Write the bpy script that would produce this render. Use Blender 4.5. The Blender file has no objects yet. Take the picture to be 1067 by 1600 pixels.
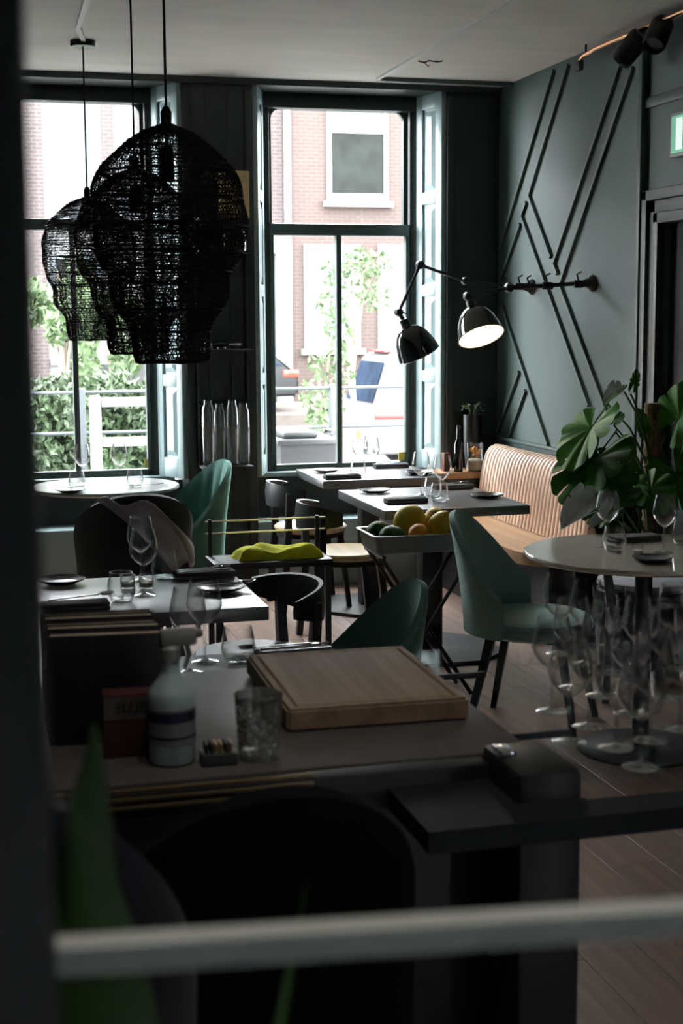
import bpy, bmesh, math, random
from math import sin, cos, pi, radians, tan, atan2, sqrt
from mathutils import Vector, Matrix, Euler

random.seed(11)
SC = bpy.context.scene
COL = SC.collection

# ---------------------------------------------------------------- camera
EYE = Vector((0, 0, 1.6))
FW = Vector((0.25142692, 0.95869575, -0.13299235))
RT = Vector((0.96706827, -0.25444763, -0.00594667))
UP = Vector((0.03954063, 0.12711753, 0.99109922))
FPX, CX, CY = 2255.0, 533.5, 800.0
cam = bpy.data.cameras.new('camera')
cam_o = bpy.data.objects.new('camera', cam)
COL.objects.link(cam_o)
m = Matrix((RT, UP, -FW)).transposed().to_4x4()
m.translation = EYE
cam_o.matrix_world = m
cam.sensor_width = 36.0
cam.lens = FPX / 1600.0 * 36.0
cam.clip_start = 0.05
cam.clip_end = 200
cam.dof.use_dof = True
cam.dof.focus_distance = 5.6
cam.dof.aperture_fstop = 6.3
SC.camera = cam_o

# ---------------------------------------------------------------- sky and exposure
w = bpy.data.worlds.new('overcast_sky')
SC.world = w
w.use_nodes = True
bg = w.node_tree.nodes['Background']
bg.inputs['Color'].default_value = (0.93, 0.97, 1.0, 1)
bg.inputs['Strength'].default_value = 11.0
SC.view_settings.view_transform = 'Standard'
SC.view_settings.look = 'None'
SC.view_settings.gamma = 1.0
SC.view_settings.use_curve_mapping = False
SC.view_settings.exposure = 1.55
SC.cycles.max_bounces = 8
SC.cycles.diffuse_bounces = 5
SC.cycles.glossy_bounces = 4
SC.cycles.transparent_max_bounces = 40
SC.cycles.sample_clamp_indirect = 6.0
SC.cycles.caustics_reflective = False
SC.cycles.caustics_refractive = False


def at(x, y, Y):
    """A point measured in the photograph, at the real distance Y from the eye along the room."""
    d = FW + RT * ((x - CX) / FPX) - UP * ((y - CY) / FPX)
    return EYE + d * (Y / d.y)


def atz(x, y, z):
    d = FW + RT * ((x - CX) / FPX) - UP * ((y - CY) / FPX)
    return EYE + d * ((z - 1.6) / d.z)


def atx(x, y, X):
    d = FW + RT * ((x - CX) / FPX) - UP * ((y - CY) / FPX)
    return EYE + d * (X / d.x)


# ---------------------------------------------------------------- materials
MATS = {}


def mat(name, col, rough=0.5, metal=0.0, spec=0.5, var=0.0, scale=8.0, bump=0.0, bscale=60.0, stretch=(1, 1, 1),
        col2=None, sheen=0.0, coat=0.0, emit=None, estr=0.0):
    if name in MATS:
        return MATS[name]
    mt = bpy.data.materials.new(name)
    mt.use_nodes = True
    nt = mt.node_tree
    b = nt.nodes['Principled BSDF']
    b.inputs['Base Color'].default_value = (*col, 1)
    b.inputs['Roughness'].default_value = rough
    b.inputs['Metallic'].default_value = metal
    b.inputs['Specular IOR Level'].default_value = spec
    if sheen:
        b.inputs['Sheen Weight'].default_value = sheen
        b.inputs['Sheen Tint'].default_value = (min(1, col[0] * 3 + .2), min(1, col[1] * 3 + .2), min(1, col[2] * 3 + .2), 1)
    if coat:
        b.inputs['Coat Weight'].default_value = coat
        b.inputs['Coat Roughness'].default_value = 0.08
    if emit:
        b.inputs['Emission Color'].default_value = (*emit, 1)
        b.inputs['Emission Strength'].default_value = estr
    tc = nt.nodes.new('ShaderNodeTexCoord')
    mp = nt.nodes.new('ShaderNodeMapping')
    mp.inputs['Scale'].default_value = stretch
    nt.links.new(tc.outputs['Object'], mp.inputs['Vector'])
    if var or col2:
        n = nt.nodes.new('ShaderNodeTexNoise')
        n.inputs['Scale'].default_value = scale
        n.inputs['Detail'].default_value = 5
        nt.links.new(mp.outputs['Vector'], n.inputs['Vector'])
        r = nt.nodes.new('ShaderNodeValToRGB')
        c2 = col2 or tuple(max(0, c * (1 - var)) for c in col)
        c1 = col if col2 else tuple(min(1, c * (1 + var)) for c in col)
        r.color_ramp.elements[0].position = 0.3
        r.color_ramp.elements[1].position = 0.7
        r.color_ramp.elements[0].color = (*c2, 1)
        r.color_ramp.elements[1].color = (*c1, 1)
        nt.links.new(n.outputs['Fac'], r.inputs['Fac'])
        nt.links.new(r.outputs['Color'], b.inputs['Base Color'])
    if bump:
        n2 = nt.nodes.new('ShaderNodeTexNoise')
        n2.inputs['Scale'].default_value = bscale
        n2.inputs['Detail'].default_value = 4
        nt.links.new(mp.outputs['Vector'], n2.inputs['Vector'])
        bp = nt.nodes.new('ShaderNodeBump')
        bp.inputs['Strength'].default_value = bump
        bp.inputs['Distance'].default_value = 0.01
        nt.links.new(n2.outputs['Fac'], bp.inputs['Height'])
        nt.links.new(bp.outputs['Normal'], b.inputs['Normal'])
    MATS[name] = mt
    return mt


def glass_mat(name, tint=(1, 1, 1), edge=0.55, base=0.05, rough=0.02, power=2.0):
    """Thin clear glass: passes light straight on, reflects more at grazing angles."""
    if name in MATS:
        return MATS[name]
    mt = bpy.data.materials.new(name)
    mt.use_nodes = True
    nt = mt.node_tree
    nt.nodes.remove(nt.nodes['Principled BSDF'])
    out = nt.nodes['Material Output']
    tr = nt.nodes.new('ShaderNodeBsdfTransparent')
    tr.inputs['Color'].default_value = (*tint, 1)
    gl = nt.nodes.new('ShaderNodeBsdfGlossy')
    gl.inputs['Roughness'].default_value = rough
    lw = nt.nodes.new('ShaderNodeLayerWeight')
    lw.inputs['Blend'].default_value = 0.5
    pw = nt.nodes.new('ShaderNodeMath')
    pw.operation = 'POWER'
    pw.inputs[1].default_value = power
    ma = nt.nodes.new('ShaderNodeMath')
    ma.operation = 'MULTIPLY_ADD'
    ma.inputs[1].default_value = edge
    ma.inputs[2].default_value = base
    nt.links.new(lw.outputs['Facing'], pw.inputs[0])
    nt.links.new(pw.outputs[0], ma.inputs[0])
    mx = nt.nodes.new('ShaderNodeMixShader')
    nt.links.new(ma.outputs[0], mx.inputs['Fac'])
    nt.links.new(tr.outputs[0], mx.inputs[1])
    nt.links.new(gl.outputs[0], mx.inputs[2])
    nt.links.new(mx.outputs[0], out.inputs['Surface'])
    MATS[name] = mt
    return mt


def brick_mat(name, c1, c2, mortar, scale=1.0):
    mt = bpy.data.materials.new(name)
    mt.use_nodes = True
    nt = mt.node_tree
    b = nt.nodes['Principled BSDF']
    b.inputs['Roughness'].default_value = 0.9
    tc = nt.nodes.new('ShaderNodeTexCoord')
    mp = nt.nodes.new('ShaderNodeMapping')
    mp.inputs['Rotation'].default_value = (radians(90), 0, 0)
    br = nt.nodes.new('ShaderNodeTexBrick')
    br.inputs['Color1'].default_value = (*c1, 1)
    br.inputs['Color2'].default_value = (*c2, 1)
    br.inputs['Mortar'].default_value = (*mortar, 1)
    br.inputs['Scale'].default_value = scale
    br.inputs['Brick Width'].default_value = 0.22
    br.inputs['Row Height'].default_value = 0.075
    br.inputs['Mortar Size'].default_value = 0.009
    nt.links.new(tc.outputs['Object'], mp.inputs['Vector'])
    nt.links.new(mp.outputs['Vector'], br.inputs['Vector'])
    nt.links.new(br.outputs['Color'], b.inputs['Base Color'])
    MATS[name] = mt
    return mt


def wood_mat(name, c1, c2, rough=0.5, axis='X', scale=3.0, spec=0.4, coat=0.0):
    if name in MATS:
        return MATS[name]
    st = {'X': (0.6, 12, 12), 'Y': (12, 0.6, 12), 'Z': (12, 12, 0.6)}[axis]
    return mat(name, c1, rough, spec=spec, col2=c2, scale=scale, stretch=st, bump=0.08, bscale=scale * 3, coat=coat)


GREEN = mat('deep_green_wall_paint', (0.068, 0.104, 0.094), 0.55, var=0.06, scale=3, bump=0.03, bscale=90)
TRIMG = mat('deep_green_satin_paint', (0.070, 0.106, 0.097), 0.38, var=0.05, scale=5)
TEAL = mat('teal_shutter_paint', (0.34, 0.45, 0.46), 0.38, var=0.05, scale=6)
DKGREEN = mat('black_green_paint', (0.018, 0.028, 0.027), 0.45, var=0.1, scale=4)
CEIL = mat('grey_white_ceiling_paint', (0.80, 0.78, 0.75), 0.75, var=0.05, scale=1.5, bump=0.05, bscale=40, stretch=(1, 6, 1))
WHITE = mat('white_paint', (0.78, 0.79, 0.78), 0.5)
BLACKW = mat('black_stained_wood', (0.014, 0.015, 0.017), 0.42, var=0.2, scale=6, stretch=(1, 8, 8))
BLACKTOP = mat('charcoal_table_top', (0.155, 0.157, 0.168), 0.29, spec=1.0, var=0.15, scale=5, stretch=(1, 6, 1))
BLACKM = mat('black_powder_coated_steel', (0.012, 0.013, 0.015), 0.38, spec=0.5, var=0.2, scale=12)
GLOSSB = mat('gloss_black_enamel', (0.008, 0.009, 0.010), 0.12, spec=0.6, coat=0.6)
CHROME = mat('polished_steel', (0.75, 0.76, 0.78), 0.12, metal=1.0, var=0.03)
BRASS = mat('copper_pipe_metal', (0.85, 0.45, 0.25), 0.25, metal=1.0, var=0.08)
OAK = wood_mat('oiled_oak', (0.46, 0.27, 0.14), (0.36, 0.20, 0.10), 0.5, 'Y')
SEATW = wood_mat('pale_beech', (0.72, 0.56, 0.33), (0.58, 0.43, 0.24), 0.4, 'X')
LEATHER = mat('tan_leather', (0.72, 0.51, 0.39), 0.42, spec=0.5, var=0.14, scale=6, bump=0.12, bscale=120)
VELVET = mat('bottle_green_velvet', (0.07, 0.20, 0.168), 0.75, var=0.18, scale=7, sheen=0.9, bump=0.08, bscale=200)
VELVETD = mat('dusty_green_velvet', (0.10, 0.20, 0.17), 0.75, var=0.18, scale=7, sheen=0.8, bump=0.08, bscale=200)
VELVETP = mat('pale_sage_velvet', (0.17, 0.29, 0.25), 0.75, var=0.15, scale=7, sheen=0.8, bump=0.08, bscale=200)
BLACKV = mat('black_upholstery', (0.012, 0.012, 0.014), 0.7, var=0.2, scale=12, sheen=0.15, bump=0.1, bscale=220)
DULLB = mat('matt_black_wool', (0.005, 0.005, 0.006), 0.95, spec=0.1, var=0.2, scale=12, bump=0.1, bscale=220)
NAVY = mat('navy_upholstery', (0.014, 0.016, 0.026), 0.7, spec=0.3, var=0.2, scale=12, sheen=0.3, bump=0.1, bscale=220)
GREYF = mat('pale_grey_wool', (0.42, 0.43, 0.48), 0.9, var=0.12, scale=30, bump=0.3, bscale=300, sheen=0.3)
NAPK = mat('grey_linen', (0.15, 0.15, 0.155), 0.85, var=0.12, scale=20, bump=0.25, bscale=350)
PLATE = mat('black_stoneware', (0.016, 0.016, 0.018), 0.25, spec=0.6, var=0.15, scale=20)
CREAM = mat('gloss_cream_table_top', (0.84, 0.76, 0.63), 0.10, spec=0.7, var=0.05, scale=3, coat=0.5)
GLASS = glass_mat('clear_glass', edge=0.85, base=0.045, power=1.9)
THICKG = glass_mat('thick_clear_glass', (0.96, 0.98, 0.97), edge=0.75, base=0.08, power=1.5, rough=0.04)
PANE = glass_mat('window_glass', (0.985, 0.995, 0.99), edge=0.5, base=0.02, power=3.0)
SHELFG = glass_mat('shelf_glass', (0.97, 0.985, 0.98), edge=0.10, base=0.012, power=3.0)


# ---------------------------------------------------------------- mesh helpers
class MB:
    def __init__(self):
        self.v = []
        self.f = []

    def add(self, vs, fs, M=None):
        o = len(self.v)
        for p in vs:
            p = Vector(p)
            self.v.append(M @ p if M is not None else p)
        for f in fs:
            self.f.append([i + o for i in f])
        return self

    def box(self, x0, x1, y0, y1, z0, z1, M=None):
        vs = [(x0, y0, z0), (x1, y0, z0), (x1, y1, z0), (x0, y1, z0), (x0, y0, z1), (x1, y0, z1), (x1, y1, z1), (x0, y1, z1)]
        fs = [(0, 3, 2, 1), (4, 5, 6, 7), (0, 1, 5, 4), (1, 2, 6, 5), (2, 3, 7, 6), (3, 0, 4, 7)]
        return self.add(vs, fs, M)

    def bbox(self, x0, x1, y0, y1, z0, z1, b=0.004, M=None, seg=2):
        bm = bmesh.new()
        bmesh.ops.create_cube(bm, size=1)
        for v in bm.verts:
            v.co = Vector(((x0 + x1) / 2 + v.co.x * (x1 - x0), (y0 + y1) / 2 + v.co.y * (y1 - y0), (z0 + z1) / 2 + v.co.z * (z1 - z0)))
        b = min(b, 0.49 * min(x1 - x0, y1 - y0, z1 - z0))
        bmesh.ops.bevel(bm, geom=list(bm.edges), offset=b, segments=seg, affect='EDGES', profile=0.5)
        bm.verts.index_update()
        self.add([v.co.copy() for v in bm.verts], [[v.index for v in f.verts] for f in bm.faces], M)
        bm.free()
        return self

    def lathe(self, prof, n=24, M=None, a0=0.0, a1=2 * pi, wob=None):
        """prof: list of (r, z); revolved round Z."""
        full = abs(a1 - a0 - 2 * pi) < 1e-6
        k = n if full else n + 1
        vs, fs = [], []
        for (r, z) in prof:
            for i in range(k):
                a = a0 + (a1 - a0) * i / n
                rr = r * (wob(a, z) if wob else 1)
                vs.append((rr * cos(a), rr * sin(a), z))
        for j in range(len(prof) - 1):
            for i in range(n):
                i2 = (i + 1) % k
                fs.append((j * k + i, j * k + i2, (j + 1) * k + i2, (j + 1) * k + i))
        if full:
            if prof[0][0] > 1e-5:
                fs.append(tuple(reversed(range(k))))
            if prof[-1][0] > 1e-5:
                fs.append(tuple((len(prof) - 1) * k + i for i in range(k)))
        return self.add(vs, fs, M)

    def lathe_open(self, prof, n=24, M=None):
        vs, fs = [], []
        for (r, z) in prof:
            for i in range(n):
                a = 2 * pi * i / n
                vs.append((r * cos(a), r * sin(a), z))
        for j in range(len(prof) - 1):
            for i in range(n):
                i2 = (i + 1) % n
                fs.append((j * n + i, j * n + i2, (j + 1) * n + i2, (j + 1) * n + i))
        return self.add(vs, fs, M)

    def tube(self, pts, r, n=8, closed=False, cap=True, M=None):
        pts = [Vector(p) for p in pts]
        rs = r if isinstance(r, (list, tuple)) else [r] * len(pts)
        N = len(pts)
        vs, fs = [], []
        prev = None
        for i, p in enumerate(pts):
            if closed:
                t = pts[(i + 1) % N] - pts[i - 1]
            else:
                t = pts[min(i + 1, N - 1)] - pts[max(i - 1, 0)]
            t.normalize()
            if prev is None:
                a = Vector((0, 0, 1)) if abs(t.z) < 0.9 else Vector((1, 0, 0))
                u = t.cross(a).normalized()
            else:
                u = (prev - t * prev.dot(t))
                u = u.normalized() if u.length > 1e-6 else t.orthogonal().normalized()
            prev = u
            q = t.cross(u)
            for k in range(n):
                an = 2 * pi * k / n
                vs.append(p + (u * cos(an) + q * sin(an)) * rs[i])
        for i in range(N if closed else N - 1):
            j = (i + 1) % N
            for k in range(n):
                k2 = (k + 1) % n
                fs.append((i * n + k, i * n + k2, j * n + k2, j * n + k))
        if cap and not closed:
            fs.append(tuple(reversed(range(n))))
            fs.append(tuple((N - 1) * n + k for k in range(n)))
        return self.add(vs, fs, M)

    def bar(self, a, b, wx, wy, M=None, up=(0, 0, 1), wx2=None, wy2=None):
        """A rectangular bar from a to b."""
        a, b = Vector(a), Vector(b)
        t = (b - a).normalized()
        u = Vector(up)
        if abs(t.dot(u)) > 0.95:
            u = Vector((0, 1, 0))
        s = t.cross(u).normalized()
        u = s.cross(t).normalized()
        vs = []
        for p, ax, ay in ((a, wx, wy), (b, wx2 or wx, wy2 or wy)):
            for (i, j) in ((-1, -1), (1, -1), (1, 1), (-1, 1)):
                vs.append(p + s * (i * ax / 2) + u * (j * ay / 2))
        return self.add(vs, [(0, 3, 2, 1), (4, 5, 6, 7), (0, 1, 5, 4), (1, 2, 6, 5), (2, 3, 7, 6), (3, 0, 4, 7)], M)

    def prism(self, poly, z0, z1, M=None):
        n = len(poly)
        vs = [(x, y, z0) for x, y in poly] + [(x, y, z1) for x, y in poly]
        fs = [tuple(reversed(range(n))), tuple(range(n, 2 * n))]
        for i in range(n):
            j = (i + 1) % n
            fs.append((i, j, n + j, n + i))
        return self.add(vs, fs, M)

    def ball(self, c, r, n=12, mrg=8, sc=(1, 1, 1), M=None):
        prof = [(max(0.0, r * sin(pi * j / mrg)), -r * cos(pi * j / mrg)) for j in range(mrg + 1)]
        MM = Matrix.Translation(Vector(c)) @ Matrix.Diagonal((*sc, 1))
        if M is not None:
            MM = M @ MM
        return self.lathe(prof, n, MM)

    def build(self, name, material, parent=None, smooth=35, loc=None, rot=None):
        me = bpy.data.meshes.new(name)
        me.from_pydata([tuple(v) for v in self.v], [], self.f)
        bm = bmesh.new()
        bm.from_mesh(me)
        bmesh.ops.remove_doubles(bm, verts=bm.verts, dist=1e-6)
        bmesh.ops.recalc_face_normals(bm, faces=bm.faces)
        bm.to_mesh(me)
        bm.free()
        if smooth:
            me.polygons.foreach_set('use_smooth', [True] * len(me.polygons))
            me.set_sharp_from_angle(angle=radians(smooth))
        if material:
            me.materials.append(material)
        o = bpy.data.objects.new(name, me)
        COL.objects.link(o)
        if parent:
            o.parent = parent
        if loc is not None:
            o.location = loc
        if rot is not None:
            o.rotation_euler = rot
        return o


def tag(o, label=None, cat=None, group=None, kind=None):
    if label:
        o['label'] = label
    if cat:
        o['category'] = cat
    if group:
        o['group'] = group
    if kind:
        o['kind'] = kind
    return o


def thing(name, label, cat, loc=(0, 0, 0), rz=0.0, group=None):
    o = bpy.data.objects.new(name, None)
    o.empty_display_size = 0.1
    COL.objects.link(o)
    o.location = loc
    o.rotation_euler = (0, 0, rz)
    return tag(o, label, cat, group)


def copy_tree(o, parent=None):
    c = o.copy()
    COL.objects.link(c)
    c.parent = parent
    for ch in o.children:
        copy_tree(ch, c)
    return c


def struct(name, mb, material, label=None, parent=None, smooth=35):
    o = mb.build(name, material, parent, smooth)
    if parent is None:
        o['kind'] = 'structure'
        if label:
            o['label'] = label
    return o


def T(x=0, y=0, z=0):
    return Matrix.Translation((x, y, z))


def RZ(a):
    return Matrix.Rotation(a, 4, 'Z')


def RX(a):
    return Matrix.Rotation(a, 4, 'X')


def RY(a):
    return Matrix.Rotation(a, 4, 'Y')


# ================================================================= THE SETTING
WY, GY, RWX, CZ = 8.33, 8.65, 3.175, 2.955      # window wall, glazing plane, panelled wall, ceiling height
XL, YB = -0.75, -2.2                            # unseen side wall and back wall

# ---- floor: a screed with planks laid along Y
fl = struct('floor', MB().box(XL - .1, 4.6, YB, WY + .45, -0.12, -0.012), mat('dark_subfloor', (0.03, 0.022, 0.02), 0.8, var=0.2), 'dark brown plank floor running towards the windows')
PLANK = [wood_mat('plank_wood_%d' % i, c1, c2, 0.42, 'Y', 2.2, spec=0.5) for i, (c1, c2) in enumerate((
    ((0.33, 0.21, 0.16), (0.215, 0.135, 0.102)), ((0.37, 0.24, 0.183), (0.25, 0.158, 0.12)), ((0.30, 0.19, 0.146), (0.195, 0.122, 0.096))))]
PW, PL = 0.163, 1.22
pmeshes = []
for i in range(3):
    o = MB().bbox(0.0008, PW - 0.0008, 0.0008, PL - 0.0008, -0.012, 0.0, 0.0012, seg=1).build('plank', PLANK[i], None, 0)
    pmeshes.append(o.data)
    bpy.data.objects.remove(o)
k = 0
x = 1.457 - PW * 13
while x < RWX:
    y = 2.0 + random.random() * PL - PL
    while y < WY + 0.3:
        if not (y + PL < 2.0):
            pl = bpy.data.objects.new('plank', pmeshes[random.randrange(3)])
            COL.objects.link(pl)
            pl.location = (x, y, 0)
            pl.parent = fl
            k += 1
        y += PL
    x += PW

# ---- ceiling
struct('ceiling', MB().box(XL - .1, 4.6, YB, GY + .2, CZ, CZ + 0.12), CEIL, 'flat off-white ceiling')
struct('trim_1', MB().box(2.352, 2.372, 5.2, 8.15, CZ - 0.012, CZ), WHITE, 'straight white cable strip on the ceiling')
struct('trim_2', MB().bar((0.573, 6.0, CZ - .006), (0.592, 7.029, CZ - .006), 0.022, 0.012).bar((0.592, 7.029, CZ - .006), (0.645, 7.36, CZ - .006), 0.022, 0.012), WHITE, 'kinked white cable strip leading to the ceiling rose')
struct('trim_3', MB().box(2.372, RWX, 8.10, 8.128, CZ - 0.022, CZ), TRIMG, 'thin dark batten across the ceiling beside the panelled wall')

# ---- window wall: piers, lintel band, aprons below the windows with a plinth
O1 = (0.04, 1.265)
O2 = (1.671, 2.842)
F1 = (0.165, 1.136)
F2 = (1.774, 2.747)
SILL, HEAD = 0.675, 2.925
mb = MB()
mb.box(XL - .1, O1[0], WY, GY + .12, 0, CZ)
mb.box(O1[1], O2[0], WY, GY + .12, 0, CZ)
mb.box(O2[1], RWX + .1, WY, GY + .12, 0, CZ)
for o in (O1, O2):
    mb.box(o[0], o[1], WY, GY + .12, HEAD, CZ)
    mb.box(o[0], o[1], GY - .06, GY + .12, 0, SILL - 0.03)
struct('wall_front', mb, DKGREEN, 'near-black green window wall')
for i, o in enumerate((O1, O2)):
    struct('trim_%d' % (4 + i), MB().bbox(o[0], o[1], WY + .02, GY - .06, 0, 0.40, 0.006), TEAL, 'low teal plinth below the window with ' + ('the white gate outside' if i == 0 else 'the van outside'))
# pier mouldings
mb = MB()
for xx in (O1[1], O2[0] - .05, O2[1]):
    mb.bbox(xx, xx + .05, WY - .018, WY, 0, CZ - .06, .006)
mb.box(O1[1] + .13, O1[1] + .15, WY - .008, WY, 0, CZ - .06)
mb.box(O1[1] + .26, O1[1] + .28, WY - .008, WY, 0, CZ - .06)
mb.box(XL, RWX, WY - .03, WY, CZ - .035, CZ)
struct('trim_6', mb, DKGREEN, 'dark pier mouldings and ceiling bead of the window wall')


# ---- windows: frames, sashes and panes
def window(n, F, has_top_mullion, rails, mullx, label):
    root = bpy.data.objects.new('window_%d' % n, None)
    COL.objects.link(root)
    tag(root, label, None, None, 'structure')
    x0, x1 = F
    y0, y1 = GY - .05, GY + .05
    fw = 0.05
    MB().bbox(x0, x0 + fw, y0, y1, SILL, HEAD, .006).build('frame_post', DKGREEN, root)
    MB().bbox(x1 - fw, x1, y0, y1, SILL, HEAD, .006).build('frame_post', DKGREEN, root)
    MB().bbox(x0 - .11, x1 + .11, y0 - .01, y1, HEAD - .085, HEAD, .006).build('frame_head', DKGREEN, root)
    MB().bbox(x0 - .08, x1 + .08, y0 - .05, y1 + .03, SILL - .03, SILL, .008).build('window_sill', TEAL, root)
    SASH = mat('sash_green_paint', (0.05, 0.075, 0.068), 0.4)
    # upper sash, set outwards
    mz0, mz1 = rails
    b = 0.024
    MB().bbox(x0 + fw, x0 + fw + b, y0 + .05, y1 - .01, mz1, HEAD - .085, .004).build('sash_stile', SASH, root)
    MB().bbox(x1 - fw - b, x1 - fw, y0 + .05, y1 - .01, mz1, HEAD - .085, .004).build('sash_stile', SASH, root)
    # rounded top corners of the upper light
    for s, xx in ((1, x0 + fw + b), (-1, x1 - fw - b)):
        poly = [(xx, HEAD - .085)]
        for i in range(6):
            a = i / 5 * pi / 2
            poly.append((xx + s * .055 * (1 - sin(a)), HEAD - .085 - .055 * (1 - cos(a))))
        M = Matrix(((1, 0, 0, 0), (0, 0, 1, y0 + .055), (0, 1, 0, 0), (0, 0, 0, 1)))
        MB().prism(poly, 0, .03, M).build('sash_corner', SASH, root)
    MB().bbox(x0 + fw, x1 - fw, y0 + .0, y1 - .01, mz0, mz1, .005).build('meeting_rail', SASH, root)
    MB().bbox(x0 + fw, x0 + fw + b, y0, y0 + .045, SILL, mz0, .004).build('sash_stile', SASH, root)
    MB().bbox(x1 - fw - b, x1 - fw, y0, y0 + .045, SILL, mz0, .004).build('sash_stile', SASH, root)
    MB().bbox(x0 + fw, x1 - fw, y0, y0 + .045, SILL, SILL + .04, .004).build('sash_rail', SASH, root)
    MB().bbox(mullx - .017, mullx + .017, y0, y0 + .045, SILL + .04, mz0, .004).build('glazing_bar', SASH, root)
    # panes
    MB().box(x0 + fw + b, x1 - fw - b, y0 + .068, y0 + .072, mz1, HEAD - .085).build('pane', PANE, root, 0)
    MB().box(x0 + fw + b, mullx - .017, y0 + .02, y0 + .024, SILL + .04, mz0).build('pane', PANE, root, 0)
    MB().box(mullx + .017, x1 - fw - b, y0 + .02, y0 + .024, SILL + .04, mz0).build('pane', PANE, root, 0)
    return root


window(1, F1, False, (2.115, 2.178), 0.653, 'tall sash window behind the woven pendants')
window(2, F2, False, (2.097, 2.166), 2.249, 'tall sash window looking on the brick houses and the van')
STICK = mat('yellow_sticker', (0.75, 0.62, 0.12), 0.6)
for (px, py, lab) in ((232, 724, 'small yellow square sticker on the pane behind the round window table'), (628, 713, 'small yellow square sticker on the pane in front of the van')):
    p = at(px, py, GY - .034)
    s = 0.022
    tag(MB().box(p.x - s, p.x + s, GY - .034, GY - .031, p.z - s * 1.2, p.z + s * 1.2).build('sticker', STICK), lab, 'sticker')


# ---- folding shutters in the splayed reveals
def shutter(p0, p1, label, up=True):
    """p0: room edge, p1: glazing edge (x, y)."""
    dx, dy = p1[0] - p0[0], p1[1] - p0[1]
    wid = sqrt(dx * dx + dy * dy)
    ang = atan2(dy, dx)
    root = thing('shutter', label, 'shutter', (p0[0], p0[1], 0), ang, 'panelled window shutters')
    s = 1 if up else -1     # which local side faces the opening
    z0, z1 = SILL - .02 + .02, HEAD
    MB().box(0, wid, -.012, .012, z0, z1).build('backing', TEAL, root, 0)
    zs = [(2.35, 2.84), (1.80, 2.28), (1.28, 1.73), (0.79, 1.21)]
    st = 0.062
    fy0, fy1 = (.012, .026) if s > 0 else (-.026, -.012)
    MB().bbox(0, st, fy0, fy1, z0, z1, .003).build('stile', TEAL, root)
    MB().bbox(wid - st, wid, fy0, fy1, z0, z1, .003).build('stile', TEAL, root)
    edges = [z1] + [e for a, b in zs for e in (b, a)] + [z0]
    for i in range(0, len(edges), 2):
        MB().bbox(st, wid - st, fy0, fy1, edges[i + 1], edges[i], .003).build('rail', TEAL, root)
    for a, b in zs:
        g, g2 = .012, .045
        yb, yt = (.012, .024) if s > 0 else (-.012, -.024)
        vs = [(st + g, yb, a + g), (wid - st - g, yb, a + g), (wid - st - g, yb, b - g), (st + g, yb, b - g),
              (st + g2, yt, a + g2), (wid - st - g2, yt, a + g2), (wid - st - g2, yt, b - g2), (st + g2, yt, b - g2)]
        MB().add(vs, [(4, 5, 6, 7), (0, 1, 5, 4), (1, 2, 6, 5), (2, 3, 7, 6), (3, 0, 4, 7)]).build('raised_panel', TEAL, root, 0)
    return root


shutter((O2[1] - .005, WY + .01), (F2[1] + .012, GY - .06), 'teal panelled shutter beside the articulated wall lamps', True)
shutter((O2[0] + .005, WY + .01), (F2[0] - .012, GY - .06), 'teal panelled shutter seen edge-on beside the dark pier shelves', False)
shutter((O1[1] - .005, WY + .01), (F1[1] + .012, GY - .06), 'teal panelled shutter behind the bottle-green velvet chair', True)

# ---- right-hand panelled wall, with the doorway nearer the camera
DY0, DY1, DZ = 5.15, 6.24, 2.03
mb = MB()
mb.box(RWX, RWX + .14, 6.46, WY + .3, 0, CZ)
mb.box(RWX + .03, RWX + .14, DY1, 6.46, 0, CZ)
mb.box(RWX + .03, RWX + .14, DY0, DY1, DZ, CZ)
mb.box(RWX + .03, RWX + .14, YB, DY0, 0, CZ)
wr = struct('wall_right', mb, GREEN, 'deep green panelled wall with angled mouldings')


def wy(px, py):
    p = atx(px, py, RWX)
    return p.y, p.z


def strip(a, b, wd=0.02, dp=0.018):
    (y0, z0), (y1, z1) = wy(*a), wy(*b)
    y0, y1 = min(y0, WY - .005), min(y1, WY - .005)
    MB().bar((RWX - dp / 2, y0, z0), (RWX - dp / 2, y1, z1), dp, wd, up=Vector((0, -(z1 - z0), y1 - y0)).normalized()).build('moulding', TRIMG, wr, 0)


for a, b in (((867, 110), (783, 392)), ((890, 101), (828, 306)), ((824, 316), (817, 338)), ((815, 350), (786, 434)),
             ((828, 306), (863, 402)), ((817, 338), (922, 634)), ((973, 97), (867, 412)), ((991, 105), (877, 444)),
             ((867, 412), (873, 428)), ((877, 446), (957, 662)), ((786, 476), (858, 695)), ((813, 581), (780, 675)), ((823, 610), (797, 683))):
    strip(a, b)
mb = MB().bbox(RWX - .035, RWX, 6.46, WY, 0.865, 0.885, .005).bbox(RWX - .02, RWX, 6.46, WY, 0.815, 0.865, .004)
struct('trim_7', mb, TRIMG, 'green ledge moulding above the banquette')
mb = MB().bbox(RWX - .006, RWX + .03, 6.44, 6.475, 0, CZ, .004)
mb.bbox(RWX + .012, RWX + .03, YB, 6.44, 2.575, 2.625, .004)
struct('trim_8', mb, TRIMG, 'corner bead and picture rail beside the doorway')
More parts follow.
